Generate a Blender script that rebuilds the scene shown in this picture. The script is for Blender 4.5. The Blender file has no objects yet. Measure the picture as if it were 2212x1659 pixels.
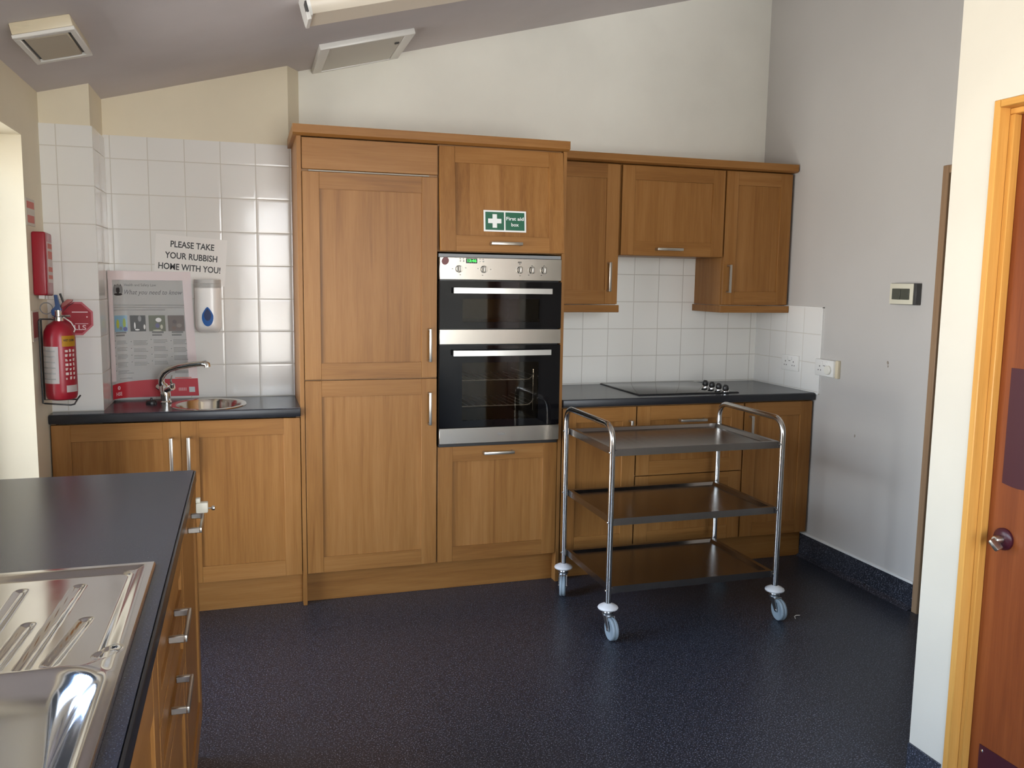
import bpy, bmesh, math, random
from mathutils import Vector, Matrix
random.seed(7)
PI = math.pi
SC = bpy.context.scene
COL = SC.collection

# ---------------------------------------------------------------- camera
cam_d = bpy.data.cameras.new('camera')
cam = bpy.data.objects.new('camera', cam_d)
COL.objects.link(cam)
_f, _yaw, _pit, _rol = 1852.09, 0.3029, -0.1202, 0.0143
_cy, _sy, _cp, _sp = math.cos(_yaw), math.sin(_yaw), math.cos(_pit), math.sin(_pit)
_fw = Vector((_sy*_cp, _cy*_cp, _sp)); _rt = Vector((_cy, -_sy, 0)); _up = _rt.cross(_fw)
_r2 = math.cos(_rol)*_rt + math.sin(_rol)*_up
_u2 = -math.sin(_rol)*_rt + math.cos(_rol)*_up
cam.matrix_world = Matrix(((_r2.x, _u2.x, -_fw.x, -0.2464), (_r2.y, _u2.y, -_fw.y, -3.867),
                           (_r2.z, _u2.z, -_fw.z, 1.4859), (0, 0, 0, 1)))
cam_d.sensor_fit = 'HORIZONTAL'; cam_d.sensor_width = 36.0
cam_d.lens = _f/2212*36.0
cam_d.clip_start = 0.02
SC.camera = cam

# ---------------------------------------------------------------- view, world, daylight
SC.view_settings.view_transform = 'Standard'
SC.view_settings.look = 'None'
SC.view_settings.gamma = 1.0
SC.view_settings.use_curve_mapping = False
SC.view_settings.exposure = 0.2
SKY_STRENGTH = 13.0
w = bpy.data.worlds.new('sky'); SC.world = w; w.use_nodes = True
nt = w.node_tree; nt.nodes.clear()
tc = nt.nodes.new('ShaderNodeTexCoord'); sep = nt.nodes.new('ShaderNodeSeparateXYZ')
ramp = nt.nodes.new('ShaderNodeValToRGB'); bg = nt.nodes.new('ShaderNodeBackground'); wo = nt.nodes.new('ShaderNodeOutputWorld')
nt.links.new(tc.outputs['Generated'], sep.inputs[0])
ma = nt.nodes.new('ShaderNodeMath'); ma.operation = 'MULTIPLY_ADD'; ma.inputs[1].default_value = .5; ma.inputs[2].default_value = .5
nt.links.new(sep.outputs[2], ma.inputs[0]); nt.links.new(ma.outputs[0], ramp.inputs[0])
cr = ramp.color_ramp
cr.elements[0].position = 0.0; cr.elements[0].color = (.72, .70, .65, 1)
cr.elements[1].position = 1.0; cr.elements[1].color = (.24, .46, 1.0, 1)
for p, c in ((.485, (.95, .93, .88, 1)), (.505, (1.0, 1.0, 1.0, 1)), (.62, (.72, .86, 1.0, 1)), (.76, (.40, .62, 1.0, 1))):
    e = cr.elements.new(p); e.color = c
nt.links.new(ramp.outputs[0], bg.inputs[0]); bg.inputs[1].default_value = SKY_STRENGTH
nt.links.new(bg.outputs[0], wo.inputs[0])

def portal(name, loc, rot, sx, sy):
    l = bpy.data.lights.new(name, 'AREA'); l.shape = 'RECTANGLE'; l.size = sx; l.size_y = sy
    l.cycles.is_portal = True
    o = bpy.data.objects.new(name, l); COL.objects.link(o); o.location = loc; o.rotation_euler = rot
    return o
# window openings (sampling portals for the sky, not emitters)
portal('window_portal', (-1.30, -3.10, 1.55), (0, -PI/2, 0), .94, 3.3)
portal('window_portal', (-1.30, -.685, 1.0), (0, -PI/2, 0), 1.95, .92)
portal('window_portal', (.675, -5.12, 1.6), (PI/2, 0, 0), 1.87, 2.35)
try:
    SC.cycles.max_bounces = 10; SC.cycles.diffuse_bounces = 6; SC.cycles.glossy_bounces = 5
    SC.cycles.transmission_bounces = 6; SC.cycles.transparent_max_bounces = 10
    SC.cycles.sample_clamp_indirect = 6.0
    SC.cycles.use_denoising = True
    SC.cycles.caustics_reflective = False
except Exception: pass

# ---------------------------------------------------------------- materials
MAT = {}
def mat(name, col=(.8, .8, .8), rough=.5, metal=0.0, spec=.5, coat=0.0, emit=None, estr=0.0):
    if name in MAT: return MAT[name]
    m = bpy.data.materials.new(name); m.use_nodes = True
    b = m.node_tree.nodes['Principled BSDF']
    b.inputs['Base Color'].default_value = (*col, 1); b.inputs['Roughness'].default_value = rough
    b.inputs['Metallic'].default_value = metal; b.inputs['Specular IOR Level'].default_value = spec
    b.inputs['Coat Weight'].default_value = coat; b.inputs['Coat Roughness'].default_value = .12
    if emit: b.inputs['Emission Color'].default_value = (*emit, 1); b.inputs['Emission Strength'].default_value = estr
    MAT[name] = m
    return m
def N(m, t, **kw):
    n = m.node_tree.nodes.new(t)
    for k, v in kw.items(): setattr(n, k, v)
    return n
def L(m, a, b): m.node_tree.links.new(a, b)
def BS(m): return m.node_tree.nodes['Principled BSDF']
def objco(m, scale=(1, 1, 1), loc=(0, 0, 0)):
    t = N(m, 'ShaderNodeTexCoord'); mp = N(m, 'ShaderNodeMapping')
    mp.inputs['Scale'].default_value = scale; mp.inputs['Location'].default_value = loc
    L(m, t.outputs['Object'], mp.inputs[0]); return mp
def bump(m, h, strength, dist=.001):
    b = N(m, 'ShaderNodeBump'); b.inputs['Strength'].default_value = strength; b.inputs['Distance'].default_value = dist
    L(m, h, b.inputs['Height']); L(m, b.outputs[0], BS(m).inputs['Normal']); return b
def rampn(m, src, stops):
    r = N(m, 'ShaderNodeValToRGB'); e = r.color_ramp.elements
    e[0].position, e[0].color = stops[0][0], (*stops[0][1], 1)
    e[1].position, e[1].color = stops[-1][0], (*stops[-1][1], 1)
    for p, c in stops[1:-1]:
        q = e.new(p); q.color = (*c, 1)
    L(m, src, r.inputs[0]); return r
def mathn(m, op, a, b=None):
    n = N(m, 'ShaderNodeMath', operation=op)
    for i, v in enumerate((a, b)):
        if v is None: continue
        if isinstance(v, (int, float)): n.inputs[i].default_value = v
        else: L(m, v, n.inputs[i])
    return n.outputs[0]

def paint(name, col, stain=None, var=.03, sc=3.0):
    m = mat(name, col, .62, spec=.3)
    mp = objco(m)
    n = N(m, 'ShaderNodeTexNoise'); n.inputs['Scale'].default_value = sc; n.inputs['Detail'].default_value = 5
    L(m, mp.outputs[0], n.inputs[0])
    d = tuple(c*(1-var*1.6) for c in (stain or col)); u = tuple(min(1, c*(1+var*.5)) for c in col)
    r = rampn(m, n.outputs[0], [(.3, d), (.62, u)])
    L(m, r.outputs[0], BS(m).inputs['Base Color'])
    n2 = N(m, 'ShaderNodeTexNoise'); n2.inputs['Scale'].default_value = 260; L(m, mp.outputs[0], n2.inputs[0])
    bump(m, n2.outputs[0], .08, .0015)
    return m
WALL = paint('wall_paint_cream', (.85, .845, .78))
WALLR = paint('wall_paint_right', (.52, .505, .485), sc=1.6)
WALLL = paint('wall_cream_warmed', (.78, .71, .555))  # cream paint with the warm bounce from the oak put into its colour
WALLN = paint('wall_cream_dimmed', (.60, .56, .475))  # same cream paint, darkened to offset the strong light on the near wall
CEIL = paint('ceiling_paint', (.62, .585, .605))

def wood(name, horiz=False, base=(.285, .128, .034), dark=(.205, .084, .020), light=(.345, .165, .052), rough=.38, k=1.0):
    m = mat(name, base, rough, spec=.24)
    at = N(m, 'ShaderNodeAttribute', attribute_name='tint')
    t = N(m, 'ShaderNodeTexCoord')
    off = N(m, 'ShaderNodeVectorMath', operation='SCALE'); off.inputs[3].default_value = 7.3
    L(m, at.outputs['Vector'], off.inputs[0])
    ad = N(m, 'ShaderNodeVectorMath', operation='ADD'); L(m, t.outputs['Object'], ad.inputs[0]); L(m, off.outputs[0], ad.inputs[1])
    def noise(sc, detail, dist=0.0):
        mp = N(m, 'ShaderNodeMapping'); mp.inputs['Scale'].default_value = sc; L(m, ad.outputs[0], mp.inputs[0])
        n = N(m, 'ShaderNodeTexNoise'); n.inputs['Scale'].default_value = 1; n.inputs['Detail'].default_value = detail
        n.inputs['Distortion'].default_value = dist; L(m, mp.outputs[0], n.inputs[0]); return n.outputs[0]
    A, B_, Cc = ((1.2, 1.2, 26), (9, 9, 300), (.8, .8, 5)) if horiz else ((26, 26, 1.2), (300, 300, 9), (5, 5, .8))
    broad = noise(A, 5, 1.1); fine = noise(B_, 3); slow = noise(Cc, 2)
    s = mathn(m, 'ADD', mathn(m, 'MULTIPLY', broad, .50), mathn(m, 'MULTIPLY', fine, .28))
    s = mathn(m, 'ADD', s, mathn(m, 'MULTIPLY', slow, .30))
    sp = N(m, 'ShaderNodeSeparateXYZ'); L(m, at.outputs['Vector'], sp.inputs[0])
    s = mathn(m, 'ADD', s, mathn(m, 'MULTIPLY', mathn(m, 'SUBTRACT', sp.outputs[0], .5), .10*k))
    r = rampn(m, s, [(.34, dark), (.53, base), (.72, light)])
    L(m, r.outputs[0], BS(m).inputs['Base Color'])
    bump(m, fine, .12, .0006)
    return m
WV = wood('oak_vertical'); WH = wood('oak_horizontal', True)
DV = wood('door_leaf_wood', base=(.19, .048, .013), dark=(.135, .032, .009), light=(.235, .068, .019), rough=.3)
FV = wood('frame_pine_vertical', base=(.55, .27, .062), dark=(.43, .195, .04), light=(.62, .33, .085), rough=.32)
FH = wood('frame_pine_horizontal', True, base=(.55, .27, .062), dark=(.43, .195, .04), light=(.62, .33, .085), rough=.32)
BV = wood('brown_frame_wood', base=(.27, .17, .10), dark=(.2, .12, .065), light=(.33, .22, .13), rough=.4)
EDGE = mat('dark_gap', (.05, .025, .012), .8)
CARC = mat('carcass_oak', (.42, .22, .085), .5)

def speck(name, base, fleck, scale, thr, rough, spec=.5, fl2=None):
    m = mat(name, base, rough, spec=spec)
    mp = objco(m)
    v = N(m, 'ShaderNodeTexNoise'); v.inputs['Scale'].default_value = scale; v.inputs['Detail'].default_value = 1.5
    L(m, mp.outputs[0], v.inputs[0])
    r = rampn(m, v.outputs[0], [(thr-.02, base), (thr+.05, fleck)])
    n = N(m, 'ShaderNodeTexNoise'); n.inputs['Scale'].default_value = scale*.6; n.inputs['Detail'].default_value = 2
    mp2 = objco(m, loc=(3.1, 7.7, 1.3)); L(m, mp2.outputs[0], n.inputs[0])
    r2 = rampn(m, n.outputs[0], [(.30, tuple(c*.45 for c in base)), (.5, (1, 1, 1))])
    r2.color_ramp.elements[0].color = (.55, .55, .55, 1)
    mx = N(m, 'ShaderNodeMix', data_type='RGBA', blend_type='MULTIPLY'); mx.inputs[0].default_value = 1
    L(m, r.outputs[0], mx.inputs[6]); L(m, r2.outputs[0], mx.inputs[7])
    L(m, mx.outputs[2], BS(m).inputs['Base Color'])
    bump(m, v.outputs[0], .15, .0006)
    return m
FLOOR = speck('speckled_vinyl', (.021, .024, .034), (.19, .205, .25), 215, .60, .37, .5)
WT = speck('worktop_laminate', (.022, .025, .040), (.085, .09, .11), 420, .62, .25, .6)
WT_EDGE = mat('worktop_edge', (.010, .011, .015), .35)

def tiles(name, ax, ph, pit, zph, zpit, col=(.79, .785, .76)):
    m = mat(name, col, .10, spec=.5)
    g = N(m, 'ShaderNodeNewGeometry'); s = N(m, 'ShaderNodeSeparateXYZ'); L(m, g.outputs['Position'], s.inputs[0])
    def line(o, p0, p):
        fr = mathn(m, 'FRACT', mathn(m, 'DIVIDE', mathn(m, 'SUBTRACT', o, p0-50*p), p))
        return mathn(m, 'ABSOLUTE', mathn(m, 'SUBTRACT', fr, .5))       # .5 at the joint
    a = line(s.outputs[ax], ph, pit); b = line(s.outputs[2], zph, zpit)
    mxx = mathn(m, 'MAXIMUM', a, b)
    hw = .0013/pit
    r = rampn(m, mxx, [(0, (0, 0, 0)), (.5-hw*1.9, (0, 0, 0)), (.5-hw, (1, 1, 1)), (1, (1, 1, 1))])
    mx = N(m, 'ShaderNodeMix', data_type='RGBA'); L(m, r.outputs[0], mx.inputs[0])
    mx.inputs[6].default_value = (*col, 1); mx.inputs[7].default_value = (.60, .575, .52, 1)
    L(m, mx.outputs[2], BS(m).inputs['Base Color'])
    rr = mathn(m, 'MULTIPLY_ADD', r.outputs[0], .5); rr.node.inputs[2].default_value = .11
    L(m, rr, BS(m).inputs['Roughness'])
    inv = mathn(m, 'SUBTRACT', 1.0, r.outputs[0])
    # tiny pillow towards each tile's rim and a slightly different tilt per tile
    r2 = rampn(m, mxx, [(0, (1, 1, 1)), (.44, (1, 1, 1)), (.5, (.0, .0, .0))])
    hh = mathn(m, 'ADD', mathn(m, 'MULTIPLY', r2.outputs[0], .8), inv)
    n = N(m, 'ShaderNodeTexNoise'); n.inputs['Scale'].default_value = 9; L(m, g.outputs['Position'], n.inputs[0])
    hh = mathn(m, 'ADD', hh, mathn(m, 'MULTIPLY', n.outputs[0], 1.0))
    bump(m, hh, .5, .0009)
    return m
TL = tiles('tiles_left', 0, -.182, .1557, 1.070, .1553)
TLR = tiles('tiles_pillar_side', 1, .09, .1557, 1.070, .1553)
TR = tiles('tiles_back_right', 0, 1.550, .1528, 1.071, .1525, (.92, .915, .87))
TRR = tiles('tiles_right_wall', 1, -.035, .1535, 1.071, .1525)

STEEL = mat('brushed_steel', (.40, .375, .335), .25, 1.0)
_m = STEEL; _n = N(_m, 'ShaderNodeTexNoise'); _n.inputs['Scale'].default_value = 1
_mp = objco(_m, (4, 4, 900)); L(_m, _mp.outputs[0], _n.inputs[0]); bump(_m, _n.outputs[0], .05, .0004)
NICKEL = mat('brushed_nickel', (.50, .47, .42), .33, 1.0)
HBAR = mat('oven_handle_aluminium', (.62, .61, .58), .38, 1.0)
CHROME = mat('chrome', (.78, .78, .77), .09, 1.0)
TUBE = mat('trolley_tube_steel', (.62, .61, .59), .16, 1.0)
def scratched(name, col, rough, sc=(60, 60, 60), var=.4):
    m = mat(name, col, rough, 1.0)
    mp = objco(m, sc); n = N(m, 'ShaderNodeTexNoise'); n.inputs['Scale'].default_value = .5; n.inputs['Detail'].default_value = 6
    L(m, mp.outputs[0], n.inputs[0])
    r = rampn(m, n.outputs[0], [(.3, (rough*(1-var*.7),)*3), (.7, (rough*(1+var),)*3)]); L(m, r.outputs[0], BS(m).inputs['Roughness'])
    return m
TRAY = scratched('trolley_tray_steel', (.29, .270, .258), .23, (90, 5, 5), .12)
SINK = scratched('sink_steel', (.66, .655, .68), .12, (14, 14, 14))
BLACKG = mat('black_oven_glass', (.004, .004, .005), .045, spec=.32)
CAV = mat('oven_cavity_enamel', (.055, .042, .028), .35)
RACKM = mat('bright_rack_wire', (.85, .84, .8), .35, .8)
WINGL = mat('hob_black_glass', (.010, .011, .012), .05, spec=.6)
BLACK = mat('black_plastic', (.012, .012, .013), .35)
DARK = mat('dark_grey_plastic', (.05, .05, .05), .5)
WHITE = mat('white_plastic', (.80, .80, .78), .28)
WHITE2 = mat('white_painted_plastic', (.78, .77, .74), .4)
CREAMP = mat('cream_plastic', (.68, .60, .44), .4)
PVC = mat('white_window_frame', (.82, .82, .82), .3)
RED = mat('red_paint', (.31, .010, .024), .32)
REDL = mat('red_label', (.48, .02, .035), .5)
PINKP = mat('faded_red_print', (.62, .18, .15), .6)
PAPER = mat('white_paper', (.80, .80, .79), .45)
LAMI = mat('laminated_paper', (.86, .845, .82), .14)
INK = mat('black_ink', (.02, .02, .022), .5)
GREY = mat('grey_print', (.20, .20, .20), .6)
GREYL = mat('light_grey_print', (.36, .355, .35), .6)
GREENS = mat('sign_green', (.004, .105, .052), .35)
WHITES = mat('sign_white', (.82, .84, .84), .35)
YEL = mat('yellow_label', (.75, .42, .03), .45)
BLUEH = mat('blue_plastic', (.02, .06, .18), .35)
BLUED = mat('blue_drop_window', (.02, .12, .42), .12)
BLUEDD = mat('dark_blue_drop', (.01, .03, .12), .15)
RUB = mat('grey_rubber', (.26, .32, .36), .55)
GALV = mat('galvanised_steel', (.50, .52, .54), .32, 1.0)
BUMP_ = mat('white_bumper', (.72, .72, .72), .45)
PLATEM = mat('maroon_door_plate', (.045, .008, .014), .3, spec=.3)
BEIGE = mat('ivory_switch', (.66, .64, .52), .4)
CLOCK = mat('green_digits', (0, .1, 0), .5, emit=(.05, 1, .10), estr=1.6)
DIFF = mat('prismatic_diffuser', (.80, .73, .62), .35)
BADGE = mat('maroon_sticker', (.12, .012, .014), .4)
GLASS = bpy.data.materials.new('window_glass'); GLASS.use_nodes = True
_nt = GLASS.node_tree; _nt.nodes.clear()
_o = _nt.nodes.new('ShaderNodeOutputMaterial'); _mx = _nt.nodes.new('ShaderNodeMixShader')
_t = _nt.nodes.new('ShaderNodeBsdfTransparent'); _g = _nt.nodes.new('ShaderNodeBsdfGlossy'); _g.inputs['Roughness'].default_value = .02
_fr = _nt.nodes.new('ShaderNodeFresnel'); _fr.inputs[0].default_value = 1.45
_nt.links.new(_fr.outputs[0], _mx.inputs[0]); _nt.links.new(_t.outputs[0], _mx.inputs[1]); _nt.links.new(_g.outputs[0], _mx.inputs[2])
_nt.links.new(_mx.outputs[0], _o.inputs[0])
# oven door window: dark tinted see-through glass
OGL = bpy.data.materials.new('tinted_oven_window'); OGL.use_nodes = True
_nt = OGL.node_tree; _nt.nodes.clear()
_o = _nt.nodes.new('ShaderNodeOutputMaterial'); _mx = _nt.nodes.new('ShaderNodeMixShader')
_t = _nt.nodes.new('ShaderNodeBsdfTransparent'); _t.inputs[0].default_value = (.70, .67, .62, 1)
_g = _nt.nodes.new('ShaderNodeBsdfGlossy'); _g.inputs['Roughness'].default_value = .03
_fr = _nt.nodes.new('ShaderNodeFresnel'); _fr.inputs[0].default_value = 1.38
_nt.links.new(_fr.outputs[0], _mx.inputs[0]); _nt.links.new(_t.outputs[0], _mx.inputs[1]); _nt.links.new(_g.outputs[0], _mx.inputs[2])
_nt.links.new(_mx.outputs[0], _o.inputs[0])

# ---------------------------------------------------------------- mesh building
class MB:
    """collects shapes given in world coordinates, build() links them as ONE mesh object"""
    def __init__(s): s.bm = bmesh.new(); s.tl = s.bm.verts.layers.float_vector.new('tint'); s.mats = []
    def mi(s, m):
        if m not in s.mats: s.mats.append(m)
        return s.mats.index(m)
    def _merge(s, b, m, tf=None, smooth=False, tint=None):
        if tf is not None: b.transform(tf)
        bmesh.ops.recalc_face_normals(b, faces=b.faces)
        k = s.mi(m); t = Vector(tint) if tint else Vector((random.random(), random.random(), random.random()))
        vm = {}
        for v in b.verts:
            nv = s.bm.verts.new(v.co); nv[s.tl] = t; vm[v] = nv
        for f in b.faces:
            try: nf = s.bm.faces.new([vm[v] for v in f.verts])
            except ValueError: continue
            nf.material_index = k; nf.smooth = smooth
        b.free()
    def box(s, x0, y0, z0, x1, y1, z1, m, bev=0.0, tf=None, seg=1, tint=None):
        b = bmesh.new(); bmesh.ops.create_cube(b, size=1)
        x0, x1 = sorted((x0, x1)); y0, y1 = sorted((y0, y1)); z0, z1 = sorted((z0, z1))
        for v in b.verts:
            v.co = Vector((x0 if v.co.x < 0 else x1, y0 if v.co.y < 0 else y1, z0 if v.co.z < 0 else z1))
        if bev > 0:
            bev = min(bev, .45*min(x1-x0, y1-y0, z1-z0))
            bmesh.ops.bevel(b, geom=list(b.edges), offset=bev, segments=seg, affect='EDGES', profile=.5)
        s._merge(b, m, tf, smooth=False, tint=tint); return s
    def prism(s, pts, n, depth, m, tf=None, smooth=False, bev=0.0):
        """closed polygon pts (3d) extruded by depth along n"""
        b = bmesh.new(); n = Vector(n).normalized()*depth
        lo = [b.verts.new(Vector(p)) for p in pts]; hi = [b.verts.new(Vector(p)+n) for p in pts]
        b.faces.new(lo); b.faces.new(hi[::-1])
        k = len(pts)
        for i in range(k): b.faces.new((lo[i], lo[(i+1) % k], hi[(i+1) % k], hi[i]))
        if bev > 0: bmesh.ops.bevel(b, geom=list(b.edges), offset=bev, segments=2, affect='EDGES', profile=.5)
        s._merge(b, m, tf, smooth); return s
    def lathe(s, prof, m, tf=None, seg=28, smooth=True):
        """prof: (radius, height) list, turned about local z"""
        b = bmesh.new(); rings = []
        for r, h in prof:
            rings.append([b.verts.new((max(r, 1e-5)*math.cos(2*PI*i/seg), max(r, 1e-5)*math.sin(2*PI*i/seg), h)) for i in range(seg)])
        for a, c in zip(rings, rings[1:]):
            for i in range(seg): b.faces.new((a[i], a[(i+1) % seg], c[(i+1) % seg], c[i]))
        b.faces.new(rings[0]); b.faces.new(rings[-1][::-1])
        s._merge(b, m, tf, smooth); return s
    def tube(s, path, r, m, seg=12, smooth=True, closed=False):
        P = [Vector(p) for p in path]; b = bmesh.new(); rings = []
        n = len(P); rr = r if isinstance(r, (list, tuple)) else [r]*n
        up = None
        for i, p in enumerate(P):
            if closed: t = (P[(i+1) % n]-P[i-1]).normalized()
            else: t = (P[min(i+1, n-1)]-P[max(i-1, 0)]).normalized()
            if up is None:
                up = t.orthogonal().normalized()
            up = (up-t*up.dot(t)).normalized(); sd = t.cross(up)
            rings.append([b.verts.new(p+(up*math.cos(2*PI*k/seg)+sd*math.sin(2*PI*k/seg))*rr[i]) for k in range(seg)])
        pr = list(zip(rings, rings[1:])) + ([(rings[-1], rings[0])] if closed else [])
        for a, c in pr:
            for k in range(seg): b.faces.new((a[k], a[(k+1) % seg], c[(k+1) % seg], c[k]))
        if not closed: b.faces.new(rings[0][::-1]); b.faces.new(rings[-1])
        s._merge(b, m, None, smooth); return s
    def grid(s, fn, nu, nv, m, smooth=True, thick=0.0):
        b = bmesh.new(); V = [[b.verts.new(fn(i/nu, j/nv)) for j in range(nv+1)] for i in range(nu+1)]
        for i in range(nu):
            for j in range(nv): b.faces.new((V[i][j], V[i+1][j], V[i+1][j+1], V[i][j+1]))
        if thick: bmesh.ops.solidify(b, geom=list(b.faces), thickness=thick)
        s._merge(b, m, None, smooth); return s
    def text(s, txt, size, tf, m, depth=.0004, shear=0.0, bold=0.0, align='CENTER', width=None):
        """flat lettering in the local xy plane of tf, optionally scaled to a width"""
        c = bpy.data.curves.new('t', 'FONT'); c.body = txt; c.size = size; c.align_x = align; c.align_y = 'CENTER'
        c.shear = shear; c.offset = bold; c.resolution_u = 3; c.extrude = depth/2
        o = bpy.data.objects.new('t', c); COL.objects.link(o)
        dg = bpy.context.evaluated_depsgraph_get(); me = bpy.data.meshes.new_from_object(o.evaluated_get(dg))
        b = bmesh.new(); b.from_mesh(me)
        if width and b.verts:
            xs = [v.co.x for v in b.verts]; k = width/max(1e-6, max(xs)-min(xs))
            c0 = (max(xs)+min(xs))/2 if align == 'CENTER' else (min(xs) if align == 'LEFT' else 0)
            for v in b.verts: v.co.x = (v.co.x-c0)*k
        bpy.data.objects.remove(o); bpy.data.curves.remove(c); bpy.data.meshes.remove(me)
        s._merge(b, m, tf, False); return s
    def build(s, name, parent=None, sharp=None):
        me = bpy.data.meshes.new(name)
        base = Vector((0, 0, 0)); p = parent
        while p is not None: base += p.location; p = p.parent
        for v in s.bm.verts: v.co -= base
        s.bm.to_mesh(me); s.bm.free()
        for m in s.mats: me.materials.append(m)
        o = bpy.data.objects.new(name, me); COL.objects.link(o)
        if parent is not None: o.parent = parent
        try: me.set_sharp_from_angle(angle=math.radians(42))
        except Exception: pass
        return o

def thing(name, loc, label, cat, group=None, kind=None):
    o = bpy.data.objects.new(name, None); COL.objects.link(o); o.location = loc; o.empty_display_size = .05
    return tag(o, label, cat, group, kind)
def tag(o, label=None, cat=None, group=None, kind=None):
    if label: o['label'] = label
    if cat: o['category'] = cat
    if group: o['group'] = group
    if kind: o['kind'] = kind
    return o
def lab(o, s): o['label'] = s; return o
def one(mb, name, label, cat, group=None):
    return tag(mb.build(name), label, cat, group)
def struct(mb, name, label=None):
    return tag(mb.build(name), label, None, None, 'structure')
def frame_tf(o, u, v):
    """matrix whose local x,y run along u,v and z out"""
    u = Vector(u).normalized(); v = Vector(v).normalized(); n = u.cross(v)
    return Matrix(((u.x, v.x, n.x, o[0]), (u.y, v.y, n.y, o[1]), (u.z, v.z, n.z, o[2]), (0, 0, 0, 1)))
def BACK(x, y, z): return frame_tf((x, y, z), (1, 0, 0), (0, 0, 1))          # things facing the camera side (-y)
def LEFTW(x, y, z): return frame_tf((x, y, z), (0, 1, 0), (0, 0, 1))         # on the left wall, facing +x
def RIGHTW(x, y, z): return frame_tf((x, y, z), (0, -1, 0), (0, 0, 1))       # on the right wall, facing -x
def rrect(w, h, r, n=6):
    pts = []
    for cx, cy, a0 in ((w/2-r, h/2-r, 0), (-w/2+r, h/2-r, PI/2), (-w/2+r, -h/2+r, PI), (w/2-r, -h/2+r, 1.5*PI)):
        for i in range(n+1):
            a = a0+PI/2*i/n; pts.append((cx+r*math.cos(a), cy+r*math.sin(a)))
    return pts
def slab_hole(mb, outer, hole, z0, z1, m, medge=None):
    b = bmesh.new()
    for z in (z0, z1):
        es = []
        for loop in (outer, hole):
            vs = [b.verts.new((x, y, z)) for x, y in loop]
            es += [b.edges.new((vs[i], vs[(i+1) % len(vs)])) for i in range(len(vs))]
        bmesh.ops.triangle_fill(b, edges=es, use_beauty=True, use_dissolve=False)
    b.verts.ensure_lookup_table()
    no, nh = len(outer), len(hole); tot = no+nh
    for st, n in ((0, no), (no, nh)):
        for i in range(n):
            a, c = b.verts[st+i], b.verts[st+(i+1) % n]; d, e = b.verts[tot+st+i], b.verts[tot+st+(i+1) % n]
            b.faces.new((a, c, e, d))
    mb._merge(b, m, None, False)

# ---------------------------------------------------------------- the room
XL, XR, XN, YB, YL = -1.021, 2.665, 1.634, .583, .42
def cz(x): return 2.475+.262*x
mb = MB(); mb.box(-1.4, -6.2, -.10, 3.0, 1.0, 0, FLOOR); struct(mb, 'floor', 'dark blue-grey speckled vinyl floor')
mb = MB(); x0, x1 = -1.4, 2.95
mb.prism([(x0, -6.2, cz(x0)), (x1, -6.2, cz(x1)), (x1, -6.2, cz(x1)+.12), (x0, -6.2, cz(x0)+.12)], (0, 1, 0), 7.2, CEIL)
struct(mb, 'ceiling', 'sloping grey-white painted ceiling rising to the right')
def wallp(pts, n, d, m, mb): mb.prism(pts, n, d, m)
mb = MB(); wallp([(-.03, YB, 0), (XR+.2, YB, 0), (XR+.2, YB, cz(XR+.2)), (-.03, YB, cz(-.03))], (0, 1, 0), .2, WALL, mb)
struct(mb, 'wall_back', 'cream back wall above the tall oak units')
mb = MB(); wallp([(-1.2, YL, 0), (-.03, YL, 0), (-.03, YL, cz(-.03)), (-1.2, YL, cz(-1.2))], (0, 1, 0), .38, WALLL, mb)
mb.prism([(-.0305, YL, 2.136), (.030, YB+.001, 2.136), (-.0305, YB+.001, 2.136)], (0, 0, 1), .37, WALLL)
struct(mb, 'wall_back_left', 'cream wall section stepping forward left of the tall units')
mb = MB(); wallp([(XL-.1, .092, 0), (-.832, .092, 0), (-.832, .092, cz(-.832)), (XL-.1, .092, cz(XL-.1))], (0, 1, 0), .33, WALLL, mb)
struct(mb, 'wall_corner_pillar', 'cream boxed pillar in the left corner')
# left wall with the doorway and the window over the sink
mb = MB(); T = .30
def lw(y0, y1, z0, z1): mb.box(XL-T, y0, z0, XL, y1, z1, WALLL)
zt = cz(XL)+.02
lw(-.215, .1, 0, zt); lw(-1.15, -.215, 1.995, zt); lw(-1.45, -1.15, 0, zt); lw(-4.75, -1.45, 0, 1.08); lw(-4.75, -1.45, 2.02, zt); lw(-6.0, -4.75, 0, zt)
struct(mb, 'wall_left', 'cream left wall with a bright door reveal')
mb = MB(); mb.box(XR, -2.6, 0, XR+.15, YB, cz(XR)+.05, WALLR); struct(mb, 'wall_right', 'pale grey-cream right wall')
# protruding wall on the right with door_1
DY0, DY1 = -2.036, -2.90
mb = MB()
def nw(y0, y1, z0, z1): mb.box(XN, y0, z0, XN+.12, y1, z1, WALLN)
zt = cz(XN)+.01
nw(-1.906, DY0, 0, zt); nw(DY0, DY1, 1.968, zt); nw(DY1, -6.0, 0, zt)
mb.box(XN+.12, -1.906, 0, XR, -2.03, cz(XN+.12)+.0, WALL)
struct(mb, 'wall_right_near', 'bright cream wall end beside the varnished door')
# wall behind the camera with a wide window
mb = MB(); Y = -5.1
WX0, WX1, WZ0 = -.25, 1.60, .45
def wtop(x): return cz(x)-.14
for P in ([(-1.3, 0), (XN+.1, 0), (XN+.1, WZ0), (-1.3, WZ0)], [(-1.3, WZ0), (WX0, WZ0), (WX0, cz(WX0)+.02), (-1.3, cz(-1.3)+.02)],
          [(WX1, WZ0), (XN+.1, WZ0), (XN+.1, cz(XN+.1)), (WX1, cz(WX1))], [(WX0, wtop(WX0)), (WX1, wtop(WX1)), (WX1, cz(WX1)+.02), (WX0, cz(WX0)+.02)]):
    mb.prism([(x, Y, z) for x, z in P], (0, -1, 0), .2, WALL)
struct(mb, 'wall_behind', 'cream wall behind the viewer')

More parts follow.
